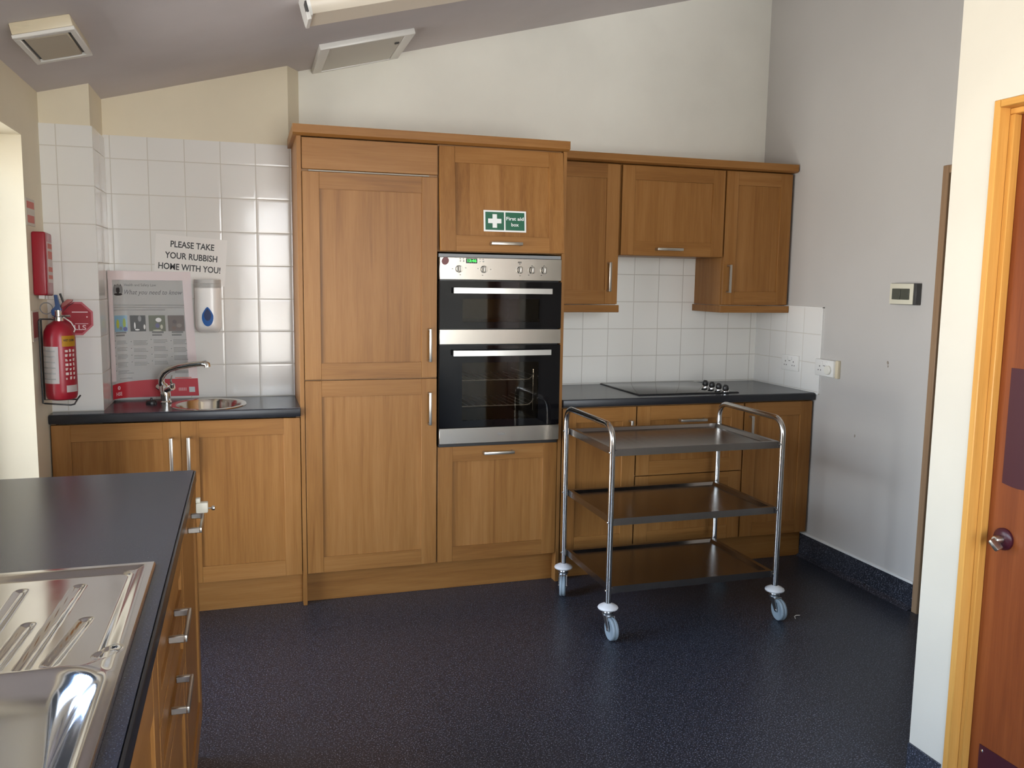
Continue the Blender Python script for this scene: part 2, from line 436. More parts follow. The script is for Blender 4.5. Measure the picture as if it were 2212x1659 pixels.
def glazing(name, plane, a0, a1, z0, z1, pos, mull, label, trans=None):
    root = thing(name, (0, 0, 0), label, None, None, 'structure')
    b = MB(); g = MB(); t = .03
    def bx(p0, p1, q0, q1, B, m, th=t):
        if plane == 'x': B.box(pos-th, p0, q0, pos+th, p1, q1, m, .004)
        else: B.box(p0, pos-th, q0, p1, pos+th, q1, m, .004)
    fwid = .055
    bx(a0, a0+fwid, z0, z1, b, PVC); bx(a1-fwid, a1, z0, z1, b, PVC); bx(a0+fwid, a1-fwid, z0, z0+fwid, b, PVC); bx(a0+fwid, a1-fwid, z1-fwid, z1, b, PVC)
    for mu in mull: bx(mu-.035, mu+.035, z0+fwid, z1-fwid, b, PVC)
    bx(a0+.02, a1-.02, z0+.02, z1-.02, g, GLASS, .003)
    b.build('window_frame', root); g.build('pane', root)
    return root
glazing('window_1', 'x', -4.75, -1.45, 1.08, 2.02, XL-.2, (-3.92, -3.1, -2.28), 'white framed window above the draining board')
w2 = thing('window_2', (0, 0, 0), 'tall white framed glazing in the wall behind', None, None, 'structure')
b = MB(); g = MB(); Y2 = Y-.13
for x in (WX0, (WX0+WX1)/2-.027, WX1-.055):
    b.prism([(x, Y2, WZ0), (x+.055, Y2, WZ0), (x+.055, Y2, wtop(x+.055)), (x, Y2, wtop(x))], (0, 1, 0), .06, PVC)
b.box(WX0+.055, Y2, WZ0, WX1-.055, Y2+.06, WZ0+.06, PVC); b.box(WX0+.055, Y2+.004, 1.20, WX1-.055, Y2+.056, 1.25, PVC)
b.prism([(WX0+.055, Y2, wtop(WX0+.055)-.06), (WX1-.055, Y2, wtop(WX1-.055)-.06), (WX1-.055, Y2, wtop(WX1-.055)), (WX0+.055, Y2, wtop(WX0+.055))], (0, 1, 0), .06, PVC)
g.prism([(WX0+.02, Y2+.03, WZ0+.02), (WX1-.02, Y2+.03, WZ0+.02), (WX1-.02, Y2+.03, wtop(WX1)-.02), (WX0+.02, Y2+.03, wtop(WX0)-.02)], (0, 1, 0), .006, GLASS)
b.build('window_frame', w2); g.build('pane', w2)
glazing('door_3', 'x', -1.15, -.215, 0, 1.995, XL-.25, (), 'white glazed outside door in the left wall')

# tiling
mb = MB(); mb.box(-.832, YL-.008, .905, -.019, YL, 2.103, TL); struct(mb, 'wall_tiling_left', 'white square tiles behind the round sink')
mb = MB(); mb.box(XL, .084, .905, -.832, .092, 2.088, TL); mb.box(-.832, .084, .905, -.825, YL-.008, 2.088, TLR)
struct(mb, 'wall_tiling_pillar', 'white tiles on the corner pillar')
mb = MB(); mb.box(1.218, YB-.008, .905, XR, YB, 1.64, TR); struct(mb, 'wall_tiling_back', 'white square tiles behind the hob')
mb = MB(); mb.box(XR-.008, -.035, .905, XR, YB-.008, 1.365, TRR); mb.box(XR-.010, -.040, .912, XR, -.034, 1.368, WHITE)
mb.box(XR-.010, -.040, 1.364, XR, YB-.008, 1.369, WHITE)
struct(mb, 'wall_tiling_right', 'white tiles with plastic edging on the right wall')

# coved vinyl skirting
mb = MB()
mb.box(XR-.006, -.79, 0, XR, .06, .125, FLOOR)
mb.prism([(XR, -.79, 0), (XR, -.79, .03), (XR-.012, -.79, .010), (XR-.03, -.79, 0)], (0, 1, 0), .85, FLOOR)
mb.box(XR-.009, -.79, .125, XR, .06, .137, WHITE2)
struct(mb, 'baseboard_right', 'dark blue speckled vinyl skirting on the right wall')
mb = MB()
mb.box(XN-.006, -2.03, 0, XN, -1.906, .125, FLOOR)
mb.prism([(XN, -2.03, 0), (XN, -2.03, .03), (XN-.012, -2.03, .010), (XN-.03, -2.03, 0)], (0, 1, 0), .124, FLOOR)
struct(mb, 'baseboard_near', 'dark blue speckled vinyl skirting by the varnished door')

# door_1: varnished door in the protruding wall
d1 = thing('door_1', (XN, -2.45, 0), 'orange varnished wooden door with maroon plates', None, None, 'structure')
b = MB()
ya, yb_ = -2.036, -2.90
b.box(XN-.003, ya, 0, XN+.118, ya-.020, 1.968, FV, .002)
b.box(XN+.031, ya-.020, 0, XN+.056, ya-.036, 1.932, FV, .002)
b.box(XN-.003, yb_, 0, XN+.118, yb_+.020, 1.968, FV, .002)
b.box(XN+.031, yb_+.020, 0, XN+.056, yb_+.036, 1.932, FV, .002)
b.box(XN-.003, ya-.020, 1.948, XN+.118, yb_+.020, 1.968, FH, .002)
b.box(XN+.031, ya-.020, 1.932, XN+.056, yb_+.020, 1.948, FH, .002)
lab(b.build('door_frame', d1), 'light varnished pine door frame')
b = MB(); b.box(XN+.056, ya-.024, .006, XN+.096, yb_+.024, 1.944, DV, .001); leaf = b.build('door_leaf', d1)
b = MB(); b.box(XN+.054, -2.103, .012, XN+.056, -2.86, .22, PLATEM, .0008); b.build('kick_plate', d1)
for y in (-2.115, -2.3, -2.5, -2.7, -2.84):
    b = MB(); b.lathe([(.004, 0), (.004, .0012), (.001, .002)], CHROME, frame_tf((XN+.054, y, .205), (0, -1, 0), (0, 0, 1)), 10); b.build('screw', d1)
b = MB()
pl = [(-.0, 0), (-.16, 0)]
pts = [(XN+.054, -2.105, .965), (XN+.054, -2.105, 1.275), (XN+.054, -2.205, 1.275), (XN+.054, -2.205, .965)]
for i in range(1, 6): pts.append((XN+.054, -2.205+.1*i/6, .965-.006*math.sin(PI*i/6)))
b.prism(pts, (1, 0, 0), .002, PLATEM); b.build('push_plate', d1)
b = MB()
tf = frame_tf((XN+.056, -2.125, .815), (0, -1, 0), (0, 0, 1))
b.lathe([(.030, 0), (.030, .006), (.026, .010), (.012, .012)], PLATEM, tf, 32)
b.build('rose', d1)
b = MB(); b.lathe([(.011, .010), (.011, .030), (.009, .034)], NICKEL, tf, 20)
b.box(-.0065, -.020, .026, .0065, .013, .052, NICKEL, .004, tf=tf @ Matrix.Rotation(.7, 4, 'Z') @ Matrix.Rotation(.25, 4, 'X'), seg=2)
b.build('thumb_turn', d1)
# door_2: brown frame at the far end of the right wall
d2 = thing('door_2', (XR, -1.2, 0), 'dark doorway with brown frame in the right wall', None, None, 'structure')
b = MB(); b.box(XR-.018, -.800, 0, XR, -.835, 2.004, BV, .003); b.box(XR-.018, -.835, 1.969, XR, -1.66, 2.004, BV, .003); b.box(XR-.018, -1.66, 0, XR, -1.695, 2.004, BV, .003)
b.build('door_frame', d2)
b = MB(); b.box(XR-.004, -.836, .005, XR-.001, -1.66, 1.969, mat('dark_door_leaf', (.035, .026, .018), .5)); b.build('door_leaf', d2)

# ---------------------------------------------------------------- oak kitchen parts
def tfbox(B, tf, u0, v0, w0, u1, v1, w1, m, bev=0.0, tint=None): B.box(u0, v0, w0, u1, v1, w1, m, bev, tf=tf, tint=tint)
def shaker(name, tf, w, h, parent, rail=.072, th=.020, top=None):
    """framed door: two stiles, two rails and a recessed panel of glued staves; tf origin = lower left, z out, face at z=0"""
    B = MB(); top = rail if top is None else top
    tfbox(B, tf, 0, 0, -th, rail, h, 0, WV, .0012); tfbox(B, tf, w-rail, 0, -th, w, h, 0, WV, .0012)
    tfbox(B, tf, rail, 0, -th, w-rail, rail, -.0004, WH, .0004); tfbox(B, tf, rail, h-top, -th, w-rail, h, -.0004, WH, .0004)
    u = rail; k = 0
    while u < w-rail-.001:
        e = min(u+random.uniform(.065, .12), w-rail)
        if w-rail-e < .03: e = w-rail
        tfbox(B, tf, u, rail, -th+.004, e, h-top, -.0065, WV); u = e; k += 1
    return B.build(name, parent)
def handle(tf, L_, parent, vert=True, mt=None):
    """bar handle, centre at tf origin, z out"""
    B = MB(); mt = mt or NICKEL; hw = .0068
    if vert:
        B.box(-hw, -L_/2, .027, hw, L_/2, .034, mt, .0015, tf=tf, seg=2)
        for s_ in (-1, 1): B.box(-hw, s_*(L_/2), 0, hw, s_*(L_/2-.009), .029, mt, .0015, tf=tf)
    else:
        B.box(-L_/2, -hw, .027, L_/2, hw, .034, mt, .0015, tf=tf, seg=2)
        for s_ in (-1, 1): B.box(s_*(L_/2), -hw, 0, s_*(L_/2-.009), hw, .029, mt, .0015, tf=tf)
    return B.build('handle', parent)

# -- tall fridge housing
ft = thing('tall_cabinet', (.30, .0, 0), 'tall oak housing cabinet with two doors, left of the oven', 'cabinet', 'tall oak cabinets')
b = MB(); b.box(0, .022, .15, .60, YB-.004, 2.087, CARC); b.build('carcass', ft)
b = MB(); b.box(-.018, .0, 0, 0, YB-.004, 2.09, WV, .001); b.build('end_panel', ft)
b = MB(); b.box(.003, 0, 1.952, .597, .020, 2.083, WH, .0012); b.build('top_panel', ft)
d = shaker('door', BACK(.003, 0, 1.036), .594, 1.941-1.036, ft); handle(BACK(.561, 0, 1.186), .152, d)
d = shaker('door', BACK(.003, 0, .148), .594, 1.030-.148, ft); handle(BACK(.561, 0, .893), .152, d)
b = MB(); b.box(.03, .006, 1.9435, .56, .014, 1.9485, mat('pale_strip', (.36, .33, .28), .5)); lab(b.build('gap_strip', ft), 'pale metal strip in the gap above the upper door')
# -- oven housing
ov = thing('tall_cabinet', (.90, .0, 0), 'tall oak cabinet built around the double oven, with a first aid sign on top', 'cabinet', 'tall oak cabinets')
b = MB(); b.box(.602, .022, .15, 1.199, YB-.004, .706, CARC); b.box(.602, .022, 1.612, 1.199, YB-.004, 2.09, CARC)
b.box(.602, .56, .706, 1.199, YB-.004, 1.612, CARC); b.build('carcass', ov)
b = MB(); b.box(1.2, 0, 0, 1.218, YB-.01, 2.09, WV, .001); b.build('end_panel', ov)
a_ = math.radians(5.0)
tfl = frame_tf((.604, -.470*math.sin(a_), 2.083-.470*math.cos(a_)), (1, 0, 0), (0, math.sin(a_), math.cos(a_)))
d = shaker('lift_up_door', tfl, .594, .470, ov); handle(tfl @ Matrix.Translation((.305, .036, 0)), .150, d, False)
d = shaker('drawer_front', BACK(.603, 0, .148), .594, .706-.148, ov); handle(BACK(.895, 0, .672), .150, d, False)
b = MB(); b.box(-.0, .052, 0, 1.2, .068, .148, WH, .001)
one(b, 'plinth', 'oak plinth board under the tall cabinets', 'plinth', 'oak plinth boards')
b = MB()
prof = [(0, 2.088), (-.028, 2.088), (-.045, 2.095), (-.045, 2.130), (0, 2.130)]
b.prism([(-.036, y, z) for y, z in prof], (1, 0, 0), 1.252, WH)
b.box(-.036, 0, 2.088, -.0, YL-.010, 2.130, WV)
b.box(0, 0, 2.091, 1.216, .06, 2.128, WH)
one(b, 'cornice', 'oak cornice running along the top of the tall cabinets', 'cornice', 'oak cornices')
# -- first aid sign (lies on the lift-up door)
tfs = tfl @ Matrix.Translation((.305, 0, -.006))
tfs = tfl @ Matrix.Translation((.306, .142, -.0062))
sg = thing('first_aid_sign', tfs.translation, 'green and white first aid box sign stuck on the oven cabinet', 'sign')
b = MB(); b.box(-.102, -.0485, 0, .102, .0485, .0012, WHITES, tf=tfs); b.build('sign_plate', sg)
for u0, u1 in ((-.094, -.005), (.002, .094)):
    b = MB(); b.box(u0, -.041, .0012, u1, .041, .0016, GREENS, tf=tfs); b.build('green_panel', sg)
b = MB(); b.box(-.060, -.031, .0016, -.039, .031, .002, WHITES, tf=tfs); b.box(-.081, -.0105, .0016, -.060, .0105, .002, WHITES, tf=tfs); b.box(-.039, -.0105, .0016, -.018, .0105, .002, WHITES, tf=tfs)
b.build('white_cross', sg)
b = MB(); b.text('First aid', .022, tfs @ Matrix.Translation((.048, .012, .0018)), WHITES, bold=.0004, width=.084)
b.text('box', .022, tfs @ Matrix.Translation((.048, -.015, .0018)), WHITES, bold=.0004, width=.036); b.build('lettering', sg)

# -- double oven
oo = thing('double_oven', (.90, 0, .72), 'built-in stainless steel double oven with black glass doors', 'oven')
b = MB(); b.box(.610, .006, .722, .700, .5, 1.603, BLACK); b.box(1.100, .006, .722, 1.190, .5, 1.603, BLACK); b.box(.700, .006, 1.418, 1.100, .5, 1.603, BLACK); b.box(.700, .006, 1.128, 1.100, .5, 1.277, BLACK); b.box(.700, .006, .722, 1.100, .5, .803, BLACK); b.box(.606, -.004, .706, 1.194, .03, .722, BLACK, .001)
b.box(.612, .53, .712, 1.188, .55, 1.60, CAV)
b.build('body', oo)
b = MB(); b.box(.603, -.010, 1.588, 1.193, .006, 1.603, mat('grey_trim', (.22, .23, .24), .4)); b.build('vent_strip', oo)
b = MB(); b.box(.604, -.020, 1.486, 1.194, .006, 1.587, STEEL, .0015); pn = b.build('control_panel', oo)
for i, x in enumerate((.694, .812, .987, 1.046, 1.106)):
    b = MB(); tf = BACK(x, -.020, 1.535)
    b.lathe([(.0165, 0), (.0165, .008), (.015, .011)], STEEL, tf, 28)
    b.box(-.0048, -.0160, .008, .0048, .0160, .022, STEEL, .003, tf=tf, seg=2)
    b.box(-.0100, -.0145, .0085, -.0060, .0145, .0118, BLACK, .0006, tf=tf)
    b.build('knob', oo)
b = MB(); b.box(.727, -.0212, 1.561, .780, -.0198, 1.584, BLACK); ck = b.build('clock_display', oo)
b = MB(); b.text('13:46', .018, BACK(.755, -.0214, 1.5725), CLOCK, width=.042, bold=.0004); b.build('digits', ck)
for x in (.700, .715, .793, .808):
    b = MB(); b.lathe([(.0035, 0), (.0035, .003), (.002, .004)], HBAR, BACK(x, -.020, 1.571), 12); b.build('clock_button', oo)
b = MB()
for x, z in ((.664, 1.535), (.700, 1.508), (.726, 1.54), (.784, 1.538), (.806, 1.508), (.845, 1.535), (.733, 1.592-.012), (.985, 1.562), (1.046, 1.556), (1.106, 1.556), (.987, 1.508), (1.03, 1.512), (1.093, 1.512)):
    b.box(x-.003, -.0203, z-.0012, x+.003, -.0199, z+.0012, DARK)
for x in (.700, .715, .793, .808): b.box(x-.003, -.0203, 1.5795, x+.003, -.0199, 1.5825, DARK)
for x in (.979, .985, .991): b.box(x-.002, -.0203, 1.566, x+.002, -.0199, 1.573, DARK)
b.build('printed_marks', oo)
b = MB(); b.lathe([(.016, 0), (.016, .0006)], BADGE, BACK(.630, -.0202, 1.570) @ Matrix.Scale(1.15, 4, (.5, .8, 0)), 26); b.build('round_sticker', oo)
def oven_door(z0, z1, wz0, wz1, hz, tz0, tz1, hl):
    B = MB(); x0, x1, w0, w1 = .604, 1.195, .712, 1.087
    for (a, c, e, f_) in ((x0, z0, w0, z1), (w1, z0, x1, z1), (w0, z0, w1, wz0), (w0, wz1, w1, z1)): B.box(a, -.022, c, e, -.002, f_, BLACKG)
    dr = B.build('door', oo)
    B = MB(); B.box(w0, -.0215, wz0, w1, -.0195, wz1, OGL); lab(B.build('window_glass', dr), 'tinted see-through oven window')
    B = MB(); B.box(x0, -.024, tz0, x1, -.002, tz1, STEEL, .001); lab(B.build('trim', dr), 'stainless steel strip along the door bottom')
    B = MB(); n = 14; xs = [.664+(1.139-.664)*i/n for i in range(n+1)]
    prof = []
    for i in range(n):
        xa, xb = xs[i], xs[i+1]
        ya = -.052-.010*math.sin(PI*i/n); yb2 = -.052-.010*math.sin(PI*(i+1)/n)
        B.prism([(xa, ya, hz-.0125), (xb, yb2, hz-.0125), (xb, yb2, hz+.0125), (xa, ya, hz+.0125)], (0, 1, 0), .007, HBAR, smooth=False)
    for x in (.668, 1.121): B.box(x, -.050, hz-.010, x+.014, -.020, hz+.010, HBAR, .001)
    B.build('handle', dr)
    return dr
oven_door(1.262, 1.480, 1.292, 1.400, 1.437, 1.190, 1.258, 0)
dl = oven_door(.800, 1.184, .832, 1.104, 1.150, .724, .797, 0)
b = MB(); b.text('Whirlpool', .010, BACK(.905, -.0243, .762), GREY, width=.034, bold=.0001, shear=.2)
b.tube([(.885, -.0242, .766), (.895, -.0242, .7705), (.91, -.0242, .7705), (.92, -.0242, .767)], .0006, GREY, 6); b.build('logo', dl)
# oven interior: cavities, racks, side runners
b = MB()
for z0, z1 in ((.81, 1.12), (1.285, 1.41)):
    b.box(.70, .02, z0, .706, .5, z1, CAV); b.box(1.094, .02, z0, 1.10, .5, z1, CAV); b.box(.70, .02, z0-.006, 1.10, .5, z0, CAV); b.box(.70, .02, z1, 1.10, .5, z1+.006, CAV)
b.build('cavity', oo)
for z in (.888, 1.012):
    b = MB(); b.tube([(.712, .05, z), (1.06, .05, z), (1.078, .05, z+.012), (1.086, .05, z+.028)], .0024, RACKM, 8)
    for i in range(11): b.tube([(.73+.034*i, .05, z), (.73+.034*i, .40, z)], .0014, RACKM, 6)
    b.build('rack', oo)
b = MB()
for z in (.90, .94, .98, 1.03): b.tube([(1.088, .06, z), (1.088, .42, z)], .002, CHROME, 6)
b.tube([(1.088, .06, .86), (1.088, .06, 1.06)], .002, CHROME, 6); b.build('side_runner', oo)

# -- left base cabinet
def base_cab(root, x0, x1, face, side=0):
    B = MB(); B.box(x0, .022, .15, x1, face, .872, CARC); B.build('carcass', root)
lc = thing('base_cabinet', (-.52, 0, 0), 'low oak cabinet with two doors under the round sink, left of the tall units', 'cabinet', 'oak base cabinets on the back wall')
b = MB(); b.box(XL+.004, .022, .15, -.020, .085, .70, CARC); b.box(XL+.004, .022, .70, XL+.02, .083, .872, CARC); b.box(-.036, .022, .70, -.020, .083, .872, CARC)
b.box(-.82, .085, .15, -.020, .40, .70, CARC); b.build('carcass', lc)
d = shaker('door', BACK(XL+.006, 0, .148), .497, .868-.148, lc); handle(BACK(-.556, 0, .722), .160, d)
d = shaker('door', BACK(-.517, 0, .148), .496, .868-.148, lc); handle(BACK(-.487, 0, .722), .160, d)
b = MB(); b.box(XL+.002, .052, 0, -.019, .068, .148, WH, .001); one(b, 'plinth', 'oak plinth board under the left sink cabinet', 'plinth', 'oak plinth boards')
# worktop with the round sink cut-out
SX, SY, RX, RY = -.408, .185, .145, .172
b = MB()
hole = [(SX+RX*math.cos(2*PI*i/48), SY+RY*math.sin(2*PI*i/48)) for i in range(48)]
out = [(XL+.002, -.004), (-.019, -.004), (-.019, YL-.009), (-.824, YL-.009), (-.824, .083), (XL+.002, .083)]
slab_hole(b, out, hole, .874, .913, WT)
b.box(XL+.002, -.0155, .876, -.019, -.004, .911, WT_EDGE, .003, seg=2)
one(b, 'worktop', 'black laminate worktop around the round sink', 'worktop', 'black worktops')
# round sink
rs = thing('round_sink', (SX, SY, .913), 'small round stainless steel sink set in the left worktop', 'sink')
b = MB(); E = Matrix.Translation((SX, SY, 0)) @ Matrix.Scale(RY/RX, 4, (0, 1, 0)) 
r0 = RX
prof = [(r0+.018, .9135), (r0+.016, .9165), (r0+.002, .9175), (r0-.006, .914), (r0-.012, .900), (r0-.022, .82), (r0-.045, .785), (.03, .778), (.0, .777)]
bb = bmesh.new(); rings = []
for r, h in prof: rings.append([bb.verts.new((max(r, 1e-4)*math.cos(2*PI*i/56), max(r, 1e-4)*math.sin(2*PI*i/56), h)) for i in range(56)])
for a, c in zip(rings, rings[1:]):
    for i in range(56): bb.faces.new((a[i], a[(i+1) % 56], c[(i+1) % 56], c[i]))
bb.faces.new(rings[-1]); b._merge(bb, mat('round_sink_steel', (.68, .65, .60), .14, 1.0), E, True); b.build('bowl', rs)
b = MB(); b.lathe([(.032, 0), (.03, .003), (.02, .002), (.0, .001)], CHROME, Matrix.Translation((SX, SY, .778)), 24); b.build('waste', rs)
# mixer tap
tp = thing('mixer_tap', (-.592, .262, .913), 'chrome swan-neck mixer tap beside the round sink', 'tap')
b = MB(); b.lathe([(.026, .913), (.026, .919), (.021, .924), (.020, .93)], CHROME, Matrix.Translation((-.592, .262, 0)), 28)
b.tube([(-.592, .262, .925), (-.594, .262, .95), (-.600, .264, .985), (-.603, .265, 1.0)], [.021, .0225, .0225, .015], CHROME, 20); b.build('body', tp)
b = MB()
pth = [(-.602, .265, .985), (-.611, .262, 1.01), (-.609, .256, 1.034), (-.595, .246, 1.055), (-.570, .232, 1.072), (-.530, .215, 1.084), (-.48, .198, 1.092), (-.435, .184, 1.098), (-.418, .179, 1.099), (-.411, .177, 1.094), (-.409, .176, 1.082)]
b.tube(pth, [.016, .0155, .015, .0145, .014, .0135, .013, .0125, .0145, .015, .0145], CHROME, 16); b.build('spout', tp)
b = MB(); b.tube([(-.598, .262, .968), (-.572, .222, .985), (-.560, .205, .992)], [.013, .014, .014], CHROME, 16)
b.tube([(-.562, .207, .992), (-.560, .203, 1.006)], .0115, CHROME, 16)
b.tube([(-.560, .203, 1.0), (-.566, .197, 1.022), (-.560, .192, 1.045)], [.005, .004, .003], CHROME, 10); b.build('lever', tp)
b = MB(); b.tube([(-.598, .268, .968), (-.618, .288, .980), (-.630, .298, .985)], [.013, .014, .012], CHROME, 16); b.build('lever', tp)
b = MB(); b.lathe([(.024, 0), (.024, .008), (.020, .014), (.006, .016), (.004, .026), (0, .027)], BLACK, Matrix.Translation((-.655, .262, .913)), 24)  # knobbed black disc for the dark blob beside the tap
one(b, 'black_disc', 'small black disc lying left of the mixer tap', 'plug')

# -- right base cabinets
def rc(x0, x1, label, kind):
    r = thing('base_cabinet', ((x0+x1)/2, 0, 0), label, 'cabinet', 'oak base cabinets on the back wall')
    base_cab(r, x0+.001, x1-.001, YB-.012)
    W_ = x1-x0-.006
    if kind == 'drawers':
        for z0, z1, hz in ((.148, .508, .452), (.513, .868, .792)):
            d = shaker('drawer_front', BACK(x0+.003, 0, z0), W_, z1-z0, r); handle(BACK((x0+x1)/2, 0, hz), .150, d, False)
    else:
        d = shaker('door', BACK(x0+.003, 0, .148), W_, .720, r)
        hx = x1-.036 if kind == 'R' else x0+.034
        handle(BACK(hx, 0, .722), .160, d)
    return r
rc(1.221, 1.619, 'low oak cabinet between the oven housing and the drawers, behind the trolley', 'R')
rc(1.621, 2.235, 'low oak cabinet with two wide drawers under the hob', 'drawers')
rc(2.238, 2.655, 'low oak cabinet at the right end of the hob worktop', 'L')
b = MB(); b.box(1.219, .052, 0, 2.655, .068, .148, WH, .001); one(b, 'plinth', 'oak plinth board under the hob cabinets', 'plinth', 'oak plinth boards')
b = MB(); b.box(1.219, -.004, .874, XR-.009, YB-.009, .913, WT); b.box(1.219, -.0155, .875, XR-.009, -.004, .912, WT_EDGE, .004, seg=2)
one(b, 'worktop', 'black laminate worktop under the hob, reaching the right wall', 'worktop', 'black worktops')
hb = thing('ceramic_hob', (1.95, .31, .913), 'flat black glass hob with four knobs', 'hob')
b = MB(); b.box(1.662, .068, .913, 2.236, .560, .920, WINGL, .002, seg=2); b.box(1.658, .064, .913, 2.240, .564, .917, BLACK, .001); b.build('glass_plate', hb)
for i in range(4):
    b = MB(); y = .285-.070*i; x = 2.165
    b.lathe([(.019, 0), (.019, .004), (.017, .006)], CHROME, Matrix.Translation((x, y, .920)), 24)
    b.lathe([(.013, .006), (.0165, .014), (.015, .028), (.012, .033), (0, .034)], BLACK, Matrix.Translation((x, y, .920)), 20)
    b.box(-.003, -.015, .028, .003, .015, .037, BLACK, .002, tf=Matrix.Translation((x, y, .920)))
    b.build('knob', hb)

# -- wall cabinets
YU = .271
def wc(x0, x1, z0, label, hk, hidden=False):
    r = thing('wall_cabinet', ((x0+x1)/2, YU, z0), label, 'cabinet', 'oak wall cabinets')
    B = MB(); B.box(x0, YU+.022, z0, x1, YB-.009, 2.09, WV, .001); B.build('carcass', r)
    W_ = x1-x0-.006
    d = shaker('door', BACK(x0+.003, YU, z0+.003), W_, 2.088-z0-.006, r)
    if hk == 'R': handle(BACK(x1-.057, YU, z0+.143), .150, d)
    elif hk == 'L': handle(BACK(x0+.030, YU, z0+.143), .150, d)
    else: handle(BACK((x0+x1)/2-.028, YU, z0+.036), .150, d, False)
    return r
wc(1.219, 1.618, 1.368, 'oak wall cabinet next to the oven housing', 'R')
wc(1.626, 2.232, 1.624, 'short oak wall cabinet with a lift-up door above the hob', 'B')
wc(2.236, 2.650, 1.368, 'oak wall cabinet next to the right wall', 'L')
b = MB()
prof = [(YU, 2.091), (YU-.022, 2.091), (YU-.036, 2.098), (YU-.036, 2.133), (YU, 2.133)]
b.prism([(1.219, y, z) for y, z in prof], (1, 0, 0), 1.438, WH); b.box(1.219, YU, 2.091, 2.657, YB-.01, 2.131, WH)
one(b, 'cornice', 'oak cornice running along the top of the wall cabinets', 'cornice', 'oak cornices')
b = MB(); b.box(1.219, YU-.012, 1.328, 1.622, YU+.008, 1.366, WH, .002); one(b, 'light_pelmet', 'oak strip under the wall cabinet next to the oven', 'pelmet', 'oak strips under the wall cabinets')
b = MB(); b.box(2.224, YU-.012, 1.328, 2.655, YU+.008, 1.366, WH, .002); b.box(2.224, YU+.008, 1.328, 2.240, YB-.01, 1.366, WV, .002)
one(b, 'light_pelmet', 'oak strip wrapping round under the wall cabinet by the right wall', 'pelmet', 'oak strips under the wall cabinets')

# ---------------------------------------------------------------- near counter on the left
NX = -.402
nc = [(-1.201, -1.799), (-1.801, -2.399), (-2.401, -3.199), (-3.201, -3.799)]
def NF(y, z, x=-.397): return frame_tf((x, y, z), (0, 1, 0), (0, 0, 1))
def ncab(y1, y0, label):
    r = thing('base_cabinet', (-.70, (y0+y1)/2, 0), label, 'cabinet', 'oak base cabinets under the left counter')
    B = MB()
    B.box(XL+.004, y0, .15, NX-.020, y1, .70, CARC); B.box(XL+.004, y0, .70, NX-.020, y0+.016, .872, CARC); B.box(XL+.004, y1-.016, .70, NX-.020, y1, .872, CARC)
    B.box(NX-.034, y0+.016, .70, NX-.020, y1-.016, .872, CARC); B.build('carcass', r)
    return r
c1 = ncab(*nc[0], label='oak cabinet at the far end of the left counter, white lock on its handle')
d = shaker('door', NF(nc[0][1]+.003, .148), .594, .720, c1); h1 = handle(NF(-1.515, .838), .150, d, False)
b = MB(); b.box(XL+.004, -1.200, 0, NX-.02, -1.186, .872, WV, .001); b.build('end_panel', c1)
c2 = ncab(*nc[1], label='oak drawer unit under the draining board')
for z0, z1, hz in ((.731, .868, .805), (.590, .727, .663), (.148, .586, .40)):
    d = shaker('drawer_front', NF(nc[1][1]+.003, z0), .592, z1-z0, c2, rail=.045 if z1-z0 < .2 else .072); handle(NF(-2.135, hz), .145, d, False)
c3 = ncab(*nc[2], label='oak cabinet with two doors under the sink bowl, nearest the viewer')
for y0, w_ in ((nc[2][1]+.003, .395), (nc[2][1]+.402, .393)): shaker('door', NF(y0, .148), w_, .720, c3)
b = MB(); b.box(NX-.07, -3.2, 0, NX-.055, -1.19, .148, WH, .001); one(b, 'plinth', 'oak plinth board under the left counter', 'plinth', 'oak plinth boards')
# worktop
SKX0, SKX1, SKY0, SKY1 = -.925, -.427, -3.06, -2.062
b = MB()
slab_hole(b, [(XL+.002, -3.60), (NX, -3.60), (NX, -1.186), (XL+.002, -1.186)],
          [(SKX0+.02, SKY0+.02), (SKX1-.02, SKY0+.02), (SKX1-.02, SKY1-.02), (SKX0+.02, SKY1-.02)], .872, .9095, WT)
b.box(NX, -3.6, .874, NX+.007, -1.186, .908, WT_EDGE, .003, seg=2)
one(b, 'worktop', 'large dark worktop in the left foreground holding the sink with drainer', 'worktop', 'black worktops')
# inset sink with drainer, pressed from one sheet
def sdrr(x, y, cx, cy, hx, hy, r):
    qx, qy = abs(x-cx)-hx+r, abs(y-cy)-hy+r
    return math.hypot(max(qx, 0), max(qy, 0))+min(max(qx, qy), 0)-r
def sst(a, b_, t):
    t = max(0, min(1, (t-a)/(b_-a))); return t*t*(3-2*t)
def seg_d(x, y, a, b_):
    dx, dy = b_[0]-a[0], b_[1]-a[1]; t = max(0, min(1, ((x-a[0])*dx+(y-a[1])*dy)/(dx*dx+dy*dy)))
    return math.hypot(x-a[0]-t*dx, y-a[1]-t*dy)
RIBS = [((-.552, -2.155), (-.572, -2.515)), ((-.648, -2.155), (-.650, -2.515)), ((-.744, -2.155), (-.728, -2.515)), ((-.84, -2.155), (-.82, -2.515)),
        ((-.513, -2.33), (-.535, -2.500)), ((-.600, -2.33), (-.610, -2.50)), ((-.696, -2.33), (-.690, -2.50)), ((-.79, -2.33), (-.775, -2.50))]
BC = (-.662, -2.735, .200, .195, .065)
